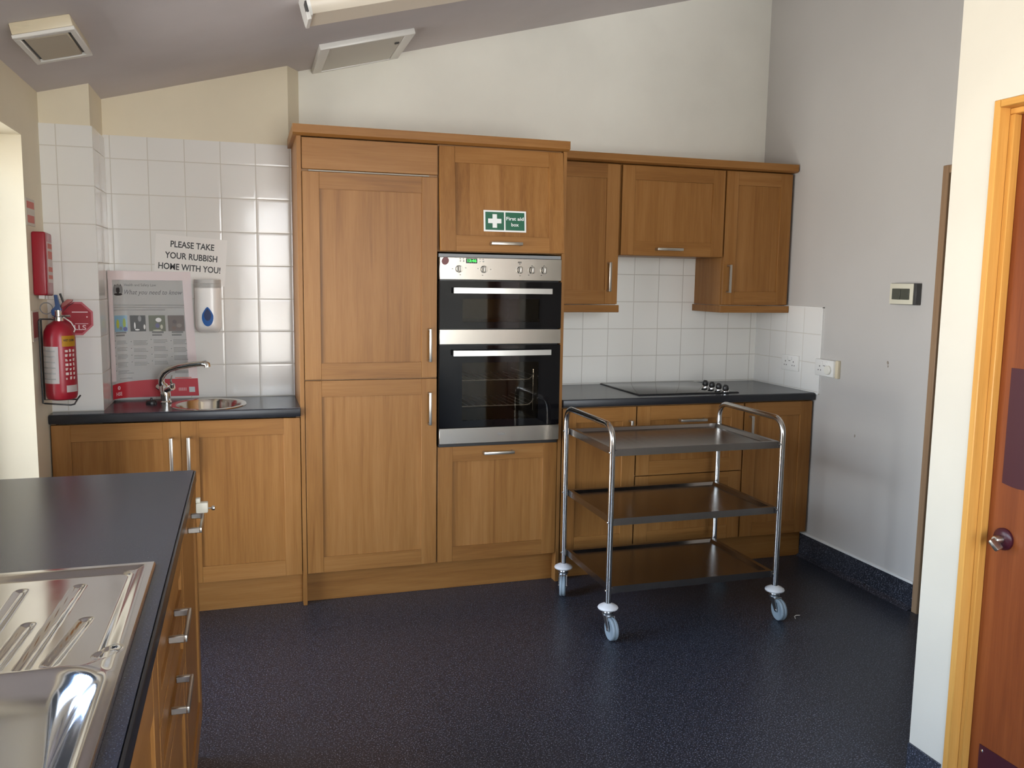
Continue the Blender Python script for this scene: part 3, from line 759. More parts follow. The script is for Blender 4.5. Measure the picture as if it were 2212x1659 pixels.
def sinkz(x, y):
    ed = min(x-SKX0, SKX1-x, y-SKY0, SKY1-y)
    z = .9105+.0055*sst(0, .003, ed)
    z -= .0045*sst(.014, .036, ed)
    # shallow drainer tray
    dt = sdrr(x, y, -.676, -2.31, .212, .215, .03)
    z -= .004*sst(.002, -.010, dt)
    for a, c in RIBS:
        z -= .0038*(1-sst(.004, .011, seg_d(x, y, a, c)))
    db = sdrr(x, y, *BC)
    z += .0022*sst(.028, .016, db)*(1-sst(.006, -.004, db))
    z -= .012*sst(.012, -.012, db)+.138*sst(-.002, -.092, db)
    z -= .004*sst(.03, -.03, math.hypot(x+.462+.012, y+2.487)-.0)*0
    # blanked tap hole dimple
    dh = math.hypot((x+.458), (y+2.487)); z -= .0035*(1-sst(.014, .021, dh))
    return z
b = MB()
b.grid(lambda u, v: Vector((SKX0+(SKX1-SKX0)*u, SKY0+(SKY1-SKY0)*v, sinkz(SKX0+(SKX1-SKX0)*u, SKY0+(SKY1-SKY0)*v))), 150, 290, SINK)
sk = thing('inset_sink', (-.676, -2.56, .9095), 'stainless steel sink with ribbed drainer in the left foreground', 'sink')
b.build('basin', sk)
b = MB(); b.lathe([(.035, 0), (.034, .003), (.026, .004), (.022, -.002), (0, -.004)], CHROME, Matrix.Translation((-.66, -2.735, .757)), 28); b.build('waste', sk)
# white lock clipped on the first handle
lk = thing('cupboard_lock', (-.362, -1.45, .84), 'cream plastic lock clipped on a handle of the left counter', 'lock')
b = MB(); b.box(-.383, -1.475, .852, -.352, -1.452, .880, mat('ivory_plastic', (.74, .70, .58), .4), .003, seg=2)
b.box(-.383, -1.474, .880, -.371, -1.454, .892, MAT['ivory_plastic'], .002, seg=2); b.build('lock_body', lk)
b = MB(); b.tube([(-.356, -1.463, .862), (-.342, -1.463, .862)], .002, CHROME, 8); b.lathe([(.001, 0), (.0055, .002), (.0065, .006), (.0055, .010), (.001, .012)], CHROME, frame_tf((-.345, -1.463, .862), (0, 1, 0), (0, 0, 1)), 14); b.build('pin', lk)

# ---------------------------------------------------------------- things on the walls
# soap dispenser
sd = thing('soap_dispenser', (-.408, YL-.008, 1.35), 'white soap dispenser with a blue drop window on the tiles', 'dispenser')
b = MB(); y0 = YL-.009
pts2 = []
def sd_fn(u, v):
    # u across, v down: curved front
    a = (u-.5)*2
    x = -.4075+.059*a
    z = 1.452-(1.452-1.224)*v
    bul = (1-abs(a)**4.5)**.5 if abs(a) < 1 else 0
    k = 1.0 if v < .82 else math.sqrt(max(0, 1-((v-.82)/.18)**2))*.75+.25
    return Vector((-.4075+.059*a*(1 if v < .85 else 1-.25*((v-.85)/.15)**2), y0-.012-.088*bul*k, z))
WD = mat('dispenser_white', (.90, .89, .87), .22)
b.grid(sd_fn, 24, 24, WD)
pf = [(sd_fn(i/24, 0).x, sd_fn(i/24, 0).y) for i in range(25)]
b.prism([(x, y, 1.452) for x, y in pf]+[(-.3485, y0, 1.452), (-.4665, y0, 1.452)], (0, 0, -1), .02, WHITE)
b.prism([(sd_fn(0, .0).x, y0, 1.452), (sd_fn(0, 0).x, y0-.013, 1.452), (sd_fn(0, 1).x, y0-.013, 1.224), (sd_fn(0, 1).x, y0, 1.224)], (1, 0, 0), .002, WHITE)
b.prism([(sd_fn(1, .0).x, y0, 1.452), (sd_fn(1, 0).x, y0-.013, 1.452), (sd_fn(1, 1).x, y0-.013, 1.224), (sd_fn(1, 1).x, y0, 1.224)], (-1, 0, 0), .002, WHITE)
pb = [(sd_fn(i/24, 1).x, sd_fn(i/24, 1).y) for i in range(25)]
b.prism([(x, y, 1.224) for x, y in pb]+[(-.362, y0, 1.224), (-.453, y0, 1.224)], (0, 0, 1), .003, WHITE)
b.build('cover', sd)
b = MB(); b.prism([(x, y+.001, 1.4525) for x, y in pf]+[(-.3485, y0, 1.4525), (-.4665, y0, 1.4525)], (0, 0, 1), .017, mat('grey_cap', (.52, .51, .49), .4)); lab(b.build('top_cap', sd), 'grey cap')
def drop(sc, yy, m, zc=1.298):
    P = []
    for i in range(40):
        t = 2*PI*i/40; r = 1.0
        x = math.sin(t)*(.025*sc)*(1-.52*max(0, math.cos(t))**1.3); z = math.cos(t)*.041*sc+(.006*sc if math.cos(t) > 0 else 0)
        P.append((-.408+x, yy, zc+z))
    return P
b = MB(); b.prism(drop(1, y0-.1045, BLUED), (0, 1, 0), .006, BLUED); b.build('drop_window', sd)
b = MB(); b.prism(drop(.62, y0-.1052, BLUEDD, 1.308), (0, 1, 0), .002, BLUEDD); b.build('drop_slot', sd)
# rubbish notice
a_ = math.radians(-4.3)
YT = YL-.008
tfn = BACK(-.478, YT-.0012, 1.557) @ Matrix.Rotation(a_, 4, 'Z')
nn = thing('paper_notice', (-.478, YT, 1.557), 'tilted laminated notice asking to take rubbish home', 'notice')
b = MB(); b.box(-.155, -.108, 0, .155, .108, .0008, LAMI, tf=tfn); b.build('sheet', nn)
b = MB()
b.text('PLEASE TAKE', .040, tfn @ Matrix.Translation((.004, .066, .0012)), INK, bold=.0008, width=.190)
b.text('YOUR RUBBISH', .040, tfn @ Matrix.Translation((.001, .014, .0012)), INK, bold=.0008, width=.228)
b.text('HOME WITH YOU!', .040, tfn @ Matrix.Translation((-.004, -.037, .0012)), INK, bold=.0008, width=.270)
b.build('lettering', nn)
# poster: a sheet that curls forward on to the pillar at its left
PW, PH = .372, .580
def poster_xy(u):
    """u in metres from the right edge leftwards -> x, y"""
    if u < .29: return (-.460-u, YT-.004-.012*(u/.29)**2)
    t = (u-.29)/(.105); a = min(t, 1)*1.15
    R_ = .085
    x = -.750-R_*math.sin(a)*.98; y = YT-.016-R_*(1-math.cos(a))-.03*t*t
    return (max(x, -.822), y)
PL_ = .395
def PP(u, v, off=0.0):
    x, y = poster_xy(u*PL_); x -= .022*(1-v)*(1-u); x2, y2 = poster_xy(min(PL_, u*PL_+.002)); x1, y1 = poster_xy(max(0, u*PL_-.002))
    t = Vector((x2-x1, y2-y1, 0)).normalized(); n = Vector((t.y, -t.x, 0)) if t.length > 0 else Vector((0, -1, 0))
    if n.y > 0: n = -n
    ztop, zbot = 1.504, .924
    return Vector((x, y, ztop+(zbot-ztop)*v))+n*off
po = thing('safety_poster', (-.63, .38, .924), 'health and safety law poster leaning on the tiles behind the tap', 'poster')
b = MB(); b.grid(lambda u, v: PP(u, v), 40, 12, PAPER, thick=.0008)
b.build('sheet', po)
def pv(x): return 1-x     # x measured from the left edge of the poster
def patch(B, x0, x1, v0, v1, m, off=.0016, nu=6):
    B.grid(lambda i, j: PP(pv(x0+(x1-x0)*i), v0+(v1-v0)*j, off), nu, 1, m)
b = MB()   # pink margin wash
PINKW = mat('pale_pink_print', (.76, .66, .665), .45)
patch(b, .0, .085, .02, .86, PINKW, .0009, 8); patch(b, .90, 1.0, .02, .86, PINKW, .0009); patch(b, 0, 1, .0, .07, PINKW, .0010, 16)
b.build('pink_border', po)
b = MB()   # red band with a curved upper edge
def band(i, j):
    x = i; top = .885-.028*math.sin(min(1, x*1.6)*PI/2)
    return PP(pv(.02+.98*x), top+(1-.002-top)*j, .0013)
b.grid(band, 24, 2, REDL); b.build('red_band', po)
b = MB()
def pt(txt, x, v, w_, size, m, shear=0, bold=0):
    c = bpy.data.curves.new('t', 'FONT'); c.body = txt; c.size = size; c.shear = shear; c.offset = bold; c.resolution_u = 2
    o = bpy.data.objects.new('t', c); COL.objects.link(o)
    dg = bpy.context.evaluated_depsgraph_get(); me = bpy.data.meshes.new_from_object(o.evaluated_get(dg))
    q = bmesh.new(); q.from_mesh(me); xs = [vv.co.x for vv in q.verts]; k = w_/(max(xs)-min(xs)); mn = min(xs)
    for vv in q.verts:
        uu = x+(vv.co.x-mn)*k; vw = v-vv.co.y/PH
        vv.co = PP(pv(uu), vw, .0018)
    bpy.data.objects.remove(o); bpy.data.curves.remove(c); bpy.data.meshes.remove(me)
    b._merge(q, m, None, False)
pt('Health and Safety Law', .235, .118, .36, .017, GREY)
pt('What you need to know', .235, .182, .655, .030, mat('dark_grey_print', (.12, .12, .13), .5), shear=.35)
pt('HSE', .075, .975, .075, .022, mat('pale_pink_letter', (.72, .50, .52), .5), bold=.0006)
b.build('lettering', po)
b = MB()
for i, v in enumerate((.262, .281, .300)): patch(b, .09, .90 if i < 2 else .68, v, v+.008, GREYL, nu=14)
cols = ((.105, .25), (.30, .47), (.52, .69), (.74, .91))
spec = ((.545, 5), (.545, 4), (.54, 4), (.54, 3))
for ci, (c0, c1_) in enumerate(cols):
    v = spec[ci][0]
    for k in range(spec[ci][1]):
        for q in range(random.choice((3, 4))):
            patch(b, c0+.01, c1_-random.uniform(0, .03), v, v+.0058, GREYL); v += .0105
        patch(b, c0-.02, c0-.008, v-.036, v-.030, GREY, nu=1)
        v += .022
for ci, x in enumerate((.105, .52, .74)):
    for q, w_ in ((0, .13), (1, .11)): patch(b, x, x+w_, .475+.022*q, .487+.022*q, GREY)
patch(b, .13, .30, .80, .806, GREYL); patch(b, .13, .28, .84, .846, GREYL); patch(b, .75, .90, .79, .812, GREYL); patch(b, .745, .93, .845, .852, PINKP)
b.build('small_print', po)
b = MB()   # crest: crown, shield and two supporters
def blob(cx, cv, rx, rv, m, off, n=12):
    q = bmesh.new(); q.faces.new([q.verts.new(PP(pv(cx+rx*math.cos(2*PI*i/n)), cv+rv*math.sin(2*PI*i/n), off)) for i in range(n)]); b._merge(q, m)
for cx, cv, rx, rv, mm in ((.155, .118, .022, .016, GREY), (.155, .150, .026, .026, INK), (.115, .148, .020, .034, GREY), (.195, .146, .020, .036, GREY), (.155, .182, .055, .010, INK), (.155, .150, .012, .013, GREYL), (.120, .118, .008, .012, INK), (.190, .116, .008, .012, INK)):
    blob(cx, cv, rx, rv, mm, .0016+.0001*cx)
b.build('crest', po)
CM = lambda n, c: mat(n, c, .4)
pics = [(.095, .255, CM('pic_sky_blue', (.22, .38, .5)), [(.135, .415, .022, .045, CM('pic_lime', (.42, .45, .06))), (.215, .41, .022, .05, CM('pic_green', (.30, .40, .07))), (.225, .455, .030, .022, CM('pic_navy', (.05, .06, .25))), (.17, .45, .02, .02, CM('pic_grey', (.2, .22, .2)))]),
        (.285, .455, CM('pic_black', (.03, .03, .03)), [(.39, .375, .022, .03, CM('pic_mid', (.25, .25, .25))), (.335, .43, .010, .035, PAPER), (.36, .462, .03, .008, PAPER), (.44, .44, .012, .025, PAPER)]),
        (.49, .675, CM('pic_olive', (.10, .11, .07)), [(.60, .385, .040, .022, PAPER), (.585, .43, .028, .025, CM('pic_purple', (.10, .10, .22))), (.63, .44, .018, .022, CM('pic_stone', (.5, .5, .4))), (.58, .468, .06, .008, CM('pic_stone', (.5, .5, .4)))]),
        (.705, .89, CM('pic_brown', (.12, .09, .08)), [(.78, .40, .03, .02, CM('pic_dark', (.06, .04, .04))), (.83, .43, .035, .020, CM('pic_taupe', (.22, .19, .17))), (.77, .45, .03, .02, CM('pic_rust', (.13, .08, .06)))])]
for x0, x1, base, bl in pics:
    b = MB(); patch(b, x0, x1, .347, .478-.005, base, .0016)
    for k, (cx, cv, rx, rv, mm) in enumerate(bl): blob(cx, cv-.002, rx*.85, rv*.8, mm, .0018+.0001*k)
    b.build('printed_photo', po)
b = MB(); blob(.115, .915, .020, .017, MAT['pale_pink_letter'], .0018, 6); blob(.115, .915, .008, .007, REDL, .0020, 6)
patch(b, .895, .960, .925, .968, mat('silver_square', (.55, .6, .62), .2), .0018, 1)
for i in range(9): patch(b, .78+.010*i, .784+.010*i, .93, .955, MAT['pale_pink_letter'], .0018, 1)
b.build('band_marks', po)

# fire blanket case
fb = thing('fire_blanket_case', (-1.0, -.09, 1.52), 'red fire blanket case hung above the extinguisher', 'fire blanket')
b = MB(); R4 = Matrix.Translation((-.996, -.088, 1.523)) @ Matrix.Rotation(math.radians(-2.0), 4, 'X')
b.box(-.025, -.060, -.122, .024, .060, .122, RED, .007, tf=R4, seg=3); b.build('case', fb)
b = MB(); b.box(.0235, -.036, -.072, .0250, .052, .086, mat('faded_white_label', (.62, .52, .50), .5), tf=R4); b.build('label', fb)
b = MB()
for z, h_ in ((.07, .02), (.035, .03), (-.02, .018), (-.05, .015)): b.box(.0245, -.028, z-h_/2, .0255, .044, z+h_/2, PINKP, tf=R4)
b.build('print', fb)
for y in (-.03, .02):
    b = MB(); b.box(-.010, y-.010, -.135, .010, y+.010, -.118, mat('white_tape', (.7, .68, .66), .6), tf=R4); b.build('pull_tape', fb)
# signs on the left wall
s1 = thing('wall_sign', (XL, -.137, 1.72), 'faded red and white fire blanket sign on the left wall', 'sign', 'fire signs on the left wall')
b = MB(); b.box(XL, -.207, 1.667, XL+.003, -.070, 1.769, mat('faded_sign_white', (.60, .55, .47), .5), .0005); b.build('sign_plate', s1)
b = MB(); b.box(XL+.003, -.198, 1.732, XL+.0035, -.080, 1.758, PINKP); b.box(XL+.003, -.192, 1.678, XL+.0035, -.085, 1.706, PINKP); b.build('red_print', s1)
s2 = thing('wall_sign', (XL, -.14, 1.29), 'small red and white sign beside the extinguisher', 'sign', 'fire signs on the left wall')
b = MB(); b.box(XL, -.200, 1.226, XL+.003, -.085, 1.345, MAT['faded_sign_white'], .0005); b.build('sign_plate', s2)
b = MB(); b.box(XL+.003, -.190, 1.240, XL+.0035, -.100, 1.338, mat('dull_red_print', (.30, .06, .06), .5))
b.build('red_print', s2)

# extinguisher
EX, EY = -.945, -.115
fe = thing('fire_extinguisher', (EX, EY, .99), 'red wet chemical fire extinguisher hanging on the left wall', 'fire extinguisher')
b = MB(); b.lathe([(.040, .992), (.052, .997), (.0565, 1.01), (.0575, 1.03), (.0575, 1.235), (.054, 1.262), (.043, 1.285), (.026, 1.298), (.018, 1.303), (.018, 1.315)], RED, Matrix.Translation((EX, EY, 0)), 40); b.build('cylinder', fe)
def wrap(a0, a1, z0, z1, m, r=.0582):
    B = MB(); B.grid(lambda u, v: Vector((EX+r*math.cos(a0+(a1-a0)*u), EY+r*math.sin(a0+(a1-a0)*u), z0+(z1-z0)*v)), 12, 1, m, thick=-.0003); return B
A_ = math.radians
lab(wrap(A_(-166), A_(-86), 1.060, 1.205, mat('white_label', (.80, .78, .76), .5)).build('label', fe), 'white service label')
lab(wrap(A_(-72), A_(-14), 1.205, 1.247, YEL).build('label', fe), 'yellow band label')
lab(wrap(A_(-62), A_(-10), 1.025, 1.052, MAT['white_label']).build('label', fe), 'small white label')
b = MB()
def wtext(txt, ac, zc, w_, size, m, bold=0):
    c = bpy.data.curves.new('t', 'FONT'); c.body = txt; c.size = size; c.align_x = 'CENTER'; c.offset = bold; c.resolution_u = 2
    o = bpy.data.objects.new('t', c); COL.objects.link(o)
    dg = bpy.context.evaluated_depsgraph_get(); me = bpy.data.meshes.new_from_object(o.evaluated_get(dg))
    q = bmesh.new(); q.from_mesh(me); xs = [vv.co.x for vv in q.verts]; k = w_/(max(xs)-min(xs))
    for vv in q.verts:
        a = ac+vv.co.x*k/.0588; vv.co = Vector((EX+.0588*math.cos(a), EY+.0588*math.sin(a), zc+vv.co.y))
    bpy.data.objects.remove(o); bpy.data.curves.remove(c); bpy.data.meshes.remove(me)
    b._merge(q, m)
wtext('WET CHEM', A_(-45), 1.225, .045, .012, INK, .0003)
b.build('lettering', fe)
b = MB(); random.seed(3)
for r_ in range(7):
    for c_ in range(3):
        a = A_(-63)+c_*.27; z = 1.075+r_*.018
        h_ = random.uniform(.006, .012)
        b.grid(lambda u, v: Vector((EX+.0583*math.cos(a+u*random.uniform(.1, .2)), EY+.0583*math.sin(a+u*.15), z+h_*v)), 2, 1, MAT['faded_white_label'])
for r_ in range(6):
    z = 1.075+r_*.022; b.grid(lambda u, v: Vector((EX+.0587*math.cos(A_(-158)+1.05*u), EY+.0587*math.sin(A_(-158)+1.05*u), z+.005*v)), 4, 1, GREYL)
b.build('printed_pictures', fe)
b = MB(); b.lathe([(.020, 1.303), (.020, 1.318), (.014, 1.322), (.014, 1.345)], CHROME, Matrix.Translation((EX, EY, 0)), 20)
b.tube([(EX-.02, EY-.0, 1.318), (EX+.045, EY-.01, 1.322)], .006, CHROME, 10); b.build('valve', fe)
b = MB(); b.prism([(EX-.022, EY-.008, 1.325), (EX+.010, EY-.008, 1.322), (EX+.014, EY-.008, 1.35), (EX+.006, EY-.008, 1.372), (EX-.000, EY-.008, 1.405), (EX-.012, EY-.008, 1.405), (EX-.006, EY-.008, 1.36), (EX-.024, EY-.008, 1.345)], (0, 1, 0), .018, BLUEH, bev=.002)
b.build('handle', fe)
b = MB(); b.tube([(EX+.010, EY, 1.352), (EX+.02, EY, 1.375), (EX+.010, EY, 1.41)], .004, BLACK, 8)
b.prism([(EX+.012, EY-.010, 1.350), (EX+.030, EY-.010, 1.366), (EX+.052, EY-.010, 1.378), (EX+.056, EY-.010, 1.386), (EX+.036, EY-.010, 1.388), (EX+.016, EY-.010, 1.372)], (0, 1, 0), .014, mat('brown_red_lever', (.28, .07, .06), .4), bev=.002); b.build('squeeze_lever', fe)
b = MB(); b.tube([(EX-.040+.022*math.cos(2*PI*i/20), EY-.004, 1.352+.022*math.sin(2*PI*i/20)) for i in range(20)], .0022, mat('grey_hose_ring', (.22, .22, .22), .4), 6, closed=True); b.build('pin_ring', fe)
b = MB(); b.tube([(EX+.02, EY-.012, 1.318), (EX+.05, EY-.035, 1.30), (EX+.066, EY-.04, 1.272), (EX+.062, EY-.05, 1.262)], .0025, mat('clear_tie', (.5, .45, .42), .3), 8); b.build('seal_tie', fe)
b = MB()   # wire bracket (stays with the extinguisher)
xw = XL+.004
b.tube([(xw+.012, EY-.050, 1.305), (xw+.012, EY-.050, 1.15), (xw+.013, EY-.052, .985), (xw+.02, EY-.056, .984), (EX+.04, EY-.058, .976), (EX+.052, EY-.050, .978), (EX+.050, EY+.03, .988), (EX+.058, EY+.045, 1.0)], .0032, BLACK, 8)
b.tube([(xw+.012, EY-.050, 1.305), (xw+.018, EY-.050, 1.312), (EX-.022, EY-.02, 1.310), (EX-.018, EY-.012, 1.308)], .0032, BLACK, 8)
b.tube([(xw, EY+.05, 1.305), (xw, EY+.05, .985), (EX+.05, EY+.03, .986)], .0032, BLACK, 8); b.build('wire_bracket', fe)
# octagonal tag
og = thing('octagonal_tag', (-.90, -.055, 1.31), 'red octagonal warning tag hanging behind the extinguisher neck', 'tag')
tfo = BACK(-.897, -.052, 1.309)
def octa(r): return [(r*math.cos(PI/8+PI/4*i), r*math.sin(PI/8+PI/4*i), 0) for i in range(8)]
b = MB(); b.prism(octa(.072), (0, 0, 1), .0016, mat('tag_rim_red', (.48, .10, .13), .4), tfo); b.prism([(x, y, .0016) for x, y, _ in octa(.064)], (0, 0, 1), .0006, RED, tfo); b.build('plate', og)
b = MB(); b.text('LLS', .028, tfo @ Matrix.Translation((.018, -.037, .0026)), MAT['pale_pink_letter'], bold=.0006, width=.044)
b.box(-.010, .024, .0022, .048, .028, .0026, MAT['pale_pink_letter'], tf=tfo); b.box(.0, -.022, .0022, .048, -.0195, .0026, MAT['pale_pink_letter'], tf=tfo)
b.box(.042, .004, .0022, .047, .009, .0026, MAT['pale_pink_letter'], tf=tfo); b.build('lettering', og)
b = MB(); b.tube([(-.897, -.0515, 1.374), (-.915, -.075, 1.36), (EX+.012, EY+.012, 1.335)], .0012, DARK, 6); b.build('string', og)

# sockets on the right wall
def socket(y0, y1, z0, z1, label, plug=False, wide=0):
    r = thing('wall_socket', (XR, (y0+y1)/2, z0), label, 'socket', 'white double sockets on the right wall')
    xf = XR-.008
    B = MB()
    th = .012 if not plug else .028
    xx = xf-th if not plug else XR-th
    B.box(xx, y0, z0, XR-.0081 if not plug else XR-.0005, y1, z1, WHITE, .003, seg=2); B.build('face_plate', r)
    if plug:
        B = MB(); B.box(XR-.018, y0-.022, z0-.004, XR-.0005, y0-.0005, z1+.002, CREAMP, .003, seg=2); B.build('backing_box', r)
    B = MB(); yc = (y0+y1)/2; zc = (z0+z1)/2
    for s_ in (-1, 1):
        c = yc+s_*.036
        if plug and s_ == -1: continue
        B.box(xx-.0004, c-.003, zc+.004, xx+.001, c+.003, zc+.011, DARK)
        for q in (-.0095, .0095): B.box(xx-.0004, c+q-.0028, zc-.016, xx+.001, c+q+.0028, zc-.010, DARK)
    B.box(xx-.0004, yc-.009, zc+.010, xx+.001, yc+.009, zc+.013, DARK); B.build('pin_holes', r)
    for s_ in (-1, 1):
        B = MB(); B.box(xx-.003, yc+s_*.018-.006, zc+.016, xx+.001, yc+s_*.018+.006, zc+.034, WHITE, .002); B.build('rocker_switch', r)
    return r, xx
socket(.138, .290, 1.010, 1.096, 'white double wall socket on the tiles above the right worktop')
r_, xx = socket(-.172, -.022, 1.012, 1.098, 'white double wall socket half off the tiles, round plug in it', True)
b = MB(); b.lathe([(.024, 0), (.024, .010), (.021, .013), (0, .013)], mat('off_white_plug', (.80, .79, .72), .3), frame_tf((xx, -.134, 1.048), (0, -1, 0), (0, 0, 1)), 28)
one(b, 'plug_cover', 'round white plug cover pushed into the right socket', 'plug')
# surface switch box
sw = thing('wall_switch', (XR, -.61, 1.40), 'ivory switch box with two dark rockers on the right wall', 'switch')
b = MB(); b.box(XR-.030, -.710, 1.401, XR, -.548, 1.4985, DARK, .002); b.build('back_box', sw)
b = MB(); b.box(XR-.034, -.695, 1.403, XR-.0305, -.548, 1.497, BEIGE, .001, seg=2); b.build('face_plate', sw)
for y0, y1 in ((-.674, -.622), (-.620, -.568)):
    b = MB(); b.box(XR-.040, y0, 1.424, XR-.034, y1, 1.474, mat('dark_rocker', (.07, .075, .06), .35), .0015); b.build('rocker', sw)
# scuffs on the wall
b = MB()
for y, z, s_ in ((-.528, 1.124, .008), (-.530, 1.106, .005), (-.33, .735, .006)):
    P = [(XR-.0012, y+s_*random.uniform(.4, 1)*math.cos(t*PI/3.5), z+s_*1.6*random.uniform(.5, 1)*math.sin(t*PI/3.5)) for t in range(7)]
    b.prism(P, (1, 0, 0), .0012, mat('plaster_chip', (.28, .24, .20), .8))
struct(b, 'trim_1', 'small chips in the plaster of the right wall')

# ---------------------------------------------------------------- ceiling fittings (tilted with the ceiling)
ca = math.atan(.262)
def CT(x, y): return frame_tf((x, y, cz(x)), (math.cos(ca), 0, math.sin(ca)), (0, 1, 0))     # local -z hangs into the room
k_ = 1/math.cos(ca)
vb = thing('ceiling_vent', (-.825, -.66, cz(-.825)), 'cream boxed extractor vent on the ceiling, upper left corner', 'vent')
tf = CT(-.825, -.667)
b = MB(); b.box(-.088, -.165, -.036, .088, .165, 0, CREAMP, .004, tf=tf, seg=2); b.build('housing', vb)
b = MB(); hw_, hh_ = .090, .168
for q in ((-hw_, -hh_, hw_, -hh_+.026), (-hw_, hh_-.026, hw_, hh_), (-hw_, -hh_+.026, -hw_+.018, hh_-.026), (hw_-.018, -hh_+.026, hw_, hh_-.026)):
    b.box(q[0], q[1], -.048, q[2], q[3], -.036, WHITE2, .002, tf=tf)
b.build('frame', vb)
b = MB(); b.box(-.063, -.130, -.047, .063, .130, -.036, mat('dusty_cream_panel', (.52, .46, .36), .6), .003, tf=tf); b.box(-.072, -.142, -.038, .072, .142, -.0355, DARK, tf=tf); b.build('filter_panel', vb)
hx0, hx1, hy0, hy1 = .090, .512, .110, .578
ht = thing('ceiling_hatch', (.30, .34, cz(.30)), 'white framed access hatch on the ceiling above the tall cabinets', 'hatch')
tf = CT(.301, (hy0+hy1)/2); hw_ = (hx1-hx0)/2*k_; hh_ = (hy1-hy0)/2
b = MB()
for q in ((-hw_, -hh_, hw_, -hh_+.012), (-hw_, hh_-.012, hw_, hh_), (-hw_, -hh_+.012, -hw_+.045, hh_-.012), (hw_-.045, -hh_+.012, hw_, hh_-.012)):
    b.box(q[0], q[1], -.026, q[2], q[3], 0, WHITE, .003, tf=tf, seg=2)
b.build('frame', ht)
b = MB(); b.box(-hw_+.047, -hh_+.013, -.022, hw_-.047, hh_-.013, -.002, mat('hatch_panel_white', (.66, .65, .60), .5), .001, tf=tf); b.build('panel', ht)
b = MB(); b.box(hw_-.075, -.115, -.028, hw_-.055, -.095, -.021, DARK, .002, tf=tf); b.build('latch', ht)
fl = thing('ceiling_light', (.70, -.65, cz(.70)), 'long unlit fluorescent batten with cream diffuser on the ceiling', 'lamp')
Lf = 1.52
tf = CT(-.036+Lf/2*math.cos(ca), -.655)
b = MB(); b.box(-Lf/2+.01, -.05, -.035, Lf/2-.01, .05, 0, WHITE, .003, tf=tf); b.build('batten_body', fl)
b = MB()
pf = [(-.095, -.028), (-.098, -.05), (-.092, -.078), (-.080, -.090), (.080, -.090), (.092, -.078), (.098, -.05), (.095, -.028)]
b.prism([tuple((tf @ Vector((-Lf/2+.012, y, z)))) for y, z in pf], (math.cos(ca), 0, math.sin(ca)), Lf-.024, DIFF); b.build('diffuser', fl)
for s_ in (-1, 1):
    b = MB(); b.prism([tuple((tf @ Vector((s_*Lf/2-(.012 if s_ > 0 else 0), y, z)))) for y, z in [(-.100, 0), (-.102, -.05), (-.095, -.082), (-.083, -.094), (.083, -.094), (.095, -.082), (.102, -.05), (.100, 0)]], (math.cos(ca), 0, math.sin(ca)), .012, WHITE); b.build('end_cap', fl)
b = MB(); b.box(-Lf/2-.006, -.101, -.085, -Lf/2, -.055, -.050, DARK, .001, tf=tf); b.box(-Lf/2-.010, -.092, -.108, -Lf/2+.004, -.080, -.082, WHITE, .002, tf=tf); b.build('clip', fl)

# ---------------------------------------------------------------- trolley
tr = thing('serving_trolley', (1.594, -.411, 0), 'three-tier stainless steel serving trolley on castors', 'trolley')
X0, X1, Y0, Y1 = 1.188, 2.001, -.676, -.146
def arc(c, u, v, r, n=7): return [tuple(Vector(c)+Vector(u)*r*math.cos(PI/2*i/n)+Vector(v)*r*math.sin(PI/2*i/n)) for i in range(n+1)]
ZH, RB = .898, .065
for x in (X0, X1):
    b = MB()
    pth = [(x, Y0, .145), (x, Y0, .30), (x, Y0, .6), (x, Y0, ZH-RB-.02)]
    pth += arc((x, Y0+RB, ZH-RB), (0, -1, 0), (0, 0, 1), RB)
    pth += arc((x, Y1-RB, ZH-RB), (0, 0, 1), (0, 1, 0), RB)
    pth += [(x, Y1, .6), (x, Y1, .30), (x, Y1, .145)]
    b.tube(pth, .0125, TUBE, 16); b.build('side_frame', tr)
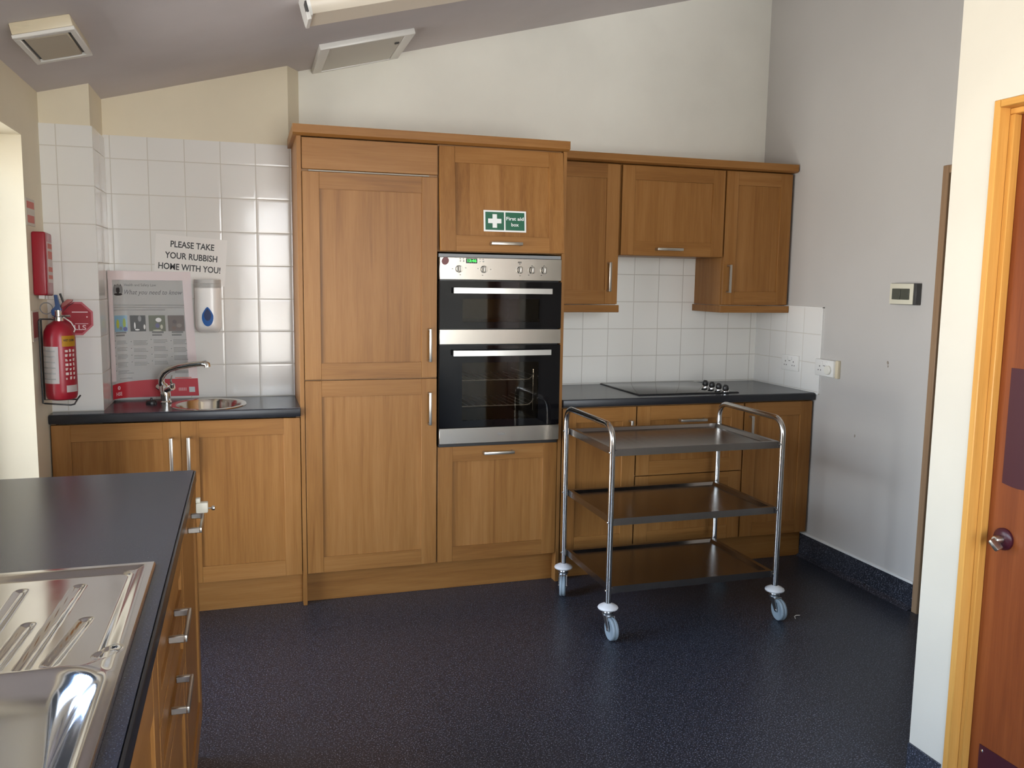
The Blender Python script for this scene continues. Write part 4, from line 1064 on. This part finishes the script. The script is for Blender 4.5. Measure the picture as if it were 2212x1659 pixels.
for zt_ in (.800, .505, .212):
    b = MB(); a0, a1, c0, c1_ = X0+.013, X1-.013, Y0+.004, Y1-.004
    b.box(a0, c0, zt_-.030, a1, c0+.0015, zt_, TRAY); b.box(a0, c1_-.0015, zt_-.030, a1, c1_, zt_, TRAY)
    b.box(a0, c0, zt_-.030, a0+.0015, c1_, zt_, TRAY); b.box(a1-.0015, c0, zt_-.030, a1, c1_, zt_, TRAY)
    # flat lip, sloping step, recessed tray
    def ring(i0, z0, i1, z1):
        q = bmesh.new()
        A = [q.verts.new(p) for p in ((a0+i0, c0+i0, z0), (a1-i0, c0+i0, z0), (a1-i0, c1_-i0, z0), (a0+i0, c1_-i0, z0))]
        C_ = [q.verts.new(p) for p in ((a0+i1, c0+i1, z1), (a1-i1, c0+i1, z1), (a1-i1, c1_-i1, z1), (a0+i1, c1_-i1, z1))]
        for i in range(4): q.faces.new((A[i], A[(i+1) % 4], C_[(i+1) % 4], C_[i]))
        for f in q.faces:
            pass
        k = b.mi(TRAY)
        vm = {}
        for v in q.verts: nv = b.bm.verts.new(v.co); vm[v] = nv
        for f in q.faces: nf = b.bm.faces.new([vm[v] for v in f.verts]); nf.material_index = k
        q.free()
    ring(0, zt_, .020, zt_-.001); ring(.020, zt_-.001, .034, zt_-.014)
    b.box(a0+.033, c0+.033, zt_-.016, a1-.033, c1_-.033, zt_-.0135, TRAY)
    sh = b.build('shelf', tr)
    for x in (X0, X1):
        for y in (Y0, Y1):
            b = MB(); b.lathe([(.0035, 0), (.005, .002), (.004, .005)], CHROME, frame_tf((x-.0125 if x == X0 else x-.0125, y-.004, zt_-.012), (0, -1, 0), (0, 0, 1)), 10)
            b.box(min(x, x+(.02 if x == X0 else -.02)), y-.004, zt_-.028, max(x, x+(.02 if x == X0 else -.02)), y+.006, zt_-.004, TRAY); b.build('bolt', sh)
def caster(px, py, ang):
    T0 = Matrix.Translation((px, py, 0)); c = MB()
    c.lathe([(.013, .145), (.020, .141), (.032, .136), (.041, .130), (.0435, .125), (.041, .120), (.030, .115), (.016, .113)], BUMP_, T0, 32); bp = c.build('bumper', tr)
    Rz = T0 @ Matrix.Rotation(ang, 4, 'Z')          # local -y = trailing direction
    c = MB(); c.lathe([(.017, .113), (.019, .110), (.019, .104), (.024, .102), (.024, .096), (.016, .094)], GALV, T0, 24)
    c.box(-.0185, -.030, .0925, .0185, .022, .0955, GALV, .001, tf=Rz)
    for s_ in (-1, 1):
        P = [(s_*.0185, .020, .0955), (s_*.0185, -.030, .0955), (s_*.0185, -.052, .052), (s_*.0185, -.048, .038), (s_*.0185, -.036, .040), (s_*.0185, -.002, .078)]
        c.prism(P, (-s_, 0, 0), .002, GALV, Rz)
    c.build('caster_fork', tr)
    c = MB(); Wt = Rz @ frame_tf((0, -.044, .047), (0, 1, 0), (0, 0, 1))
    pr = [(.010, -.010), (.030, -.010), (.034, -.0135), (.044, -.0135), (.047, -.010), (.047, -.003), (.0445, 0), (.047, .003), (.047, .010), (.044, .0135), (.034, .0135), (.030, .010), (.010, .010)]
    c.lathe(pr, RUB, Wt, 36); wh = c.build('wheel', tr)
    c = MB(); c.lathe([(.0045, -.022), (.0065, -.021), (.0065, -.018), (.004, -.017), (.004, .017), (.0065, .018), (.0065, .021), (.0045, .022)], CHROME, Wt, 14); c.build('axle', wh)
caster(X0, Y0, 0.0); caster(X1, Y0, -.05); caster(X0, Y1, -math.atan2(.028, .065)); caster(X1, Y1, .3)
b = MB(); b.tube([(2.075, -.735, .0035), (2.085, -.715, .0045), (2.10, -.705, .004), (2.118, -.708, .0035)], .0022, WHITE, 6)
one(b, 'scrap', 'tiny white scrap on the floor by the right front castor', 'litter')
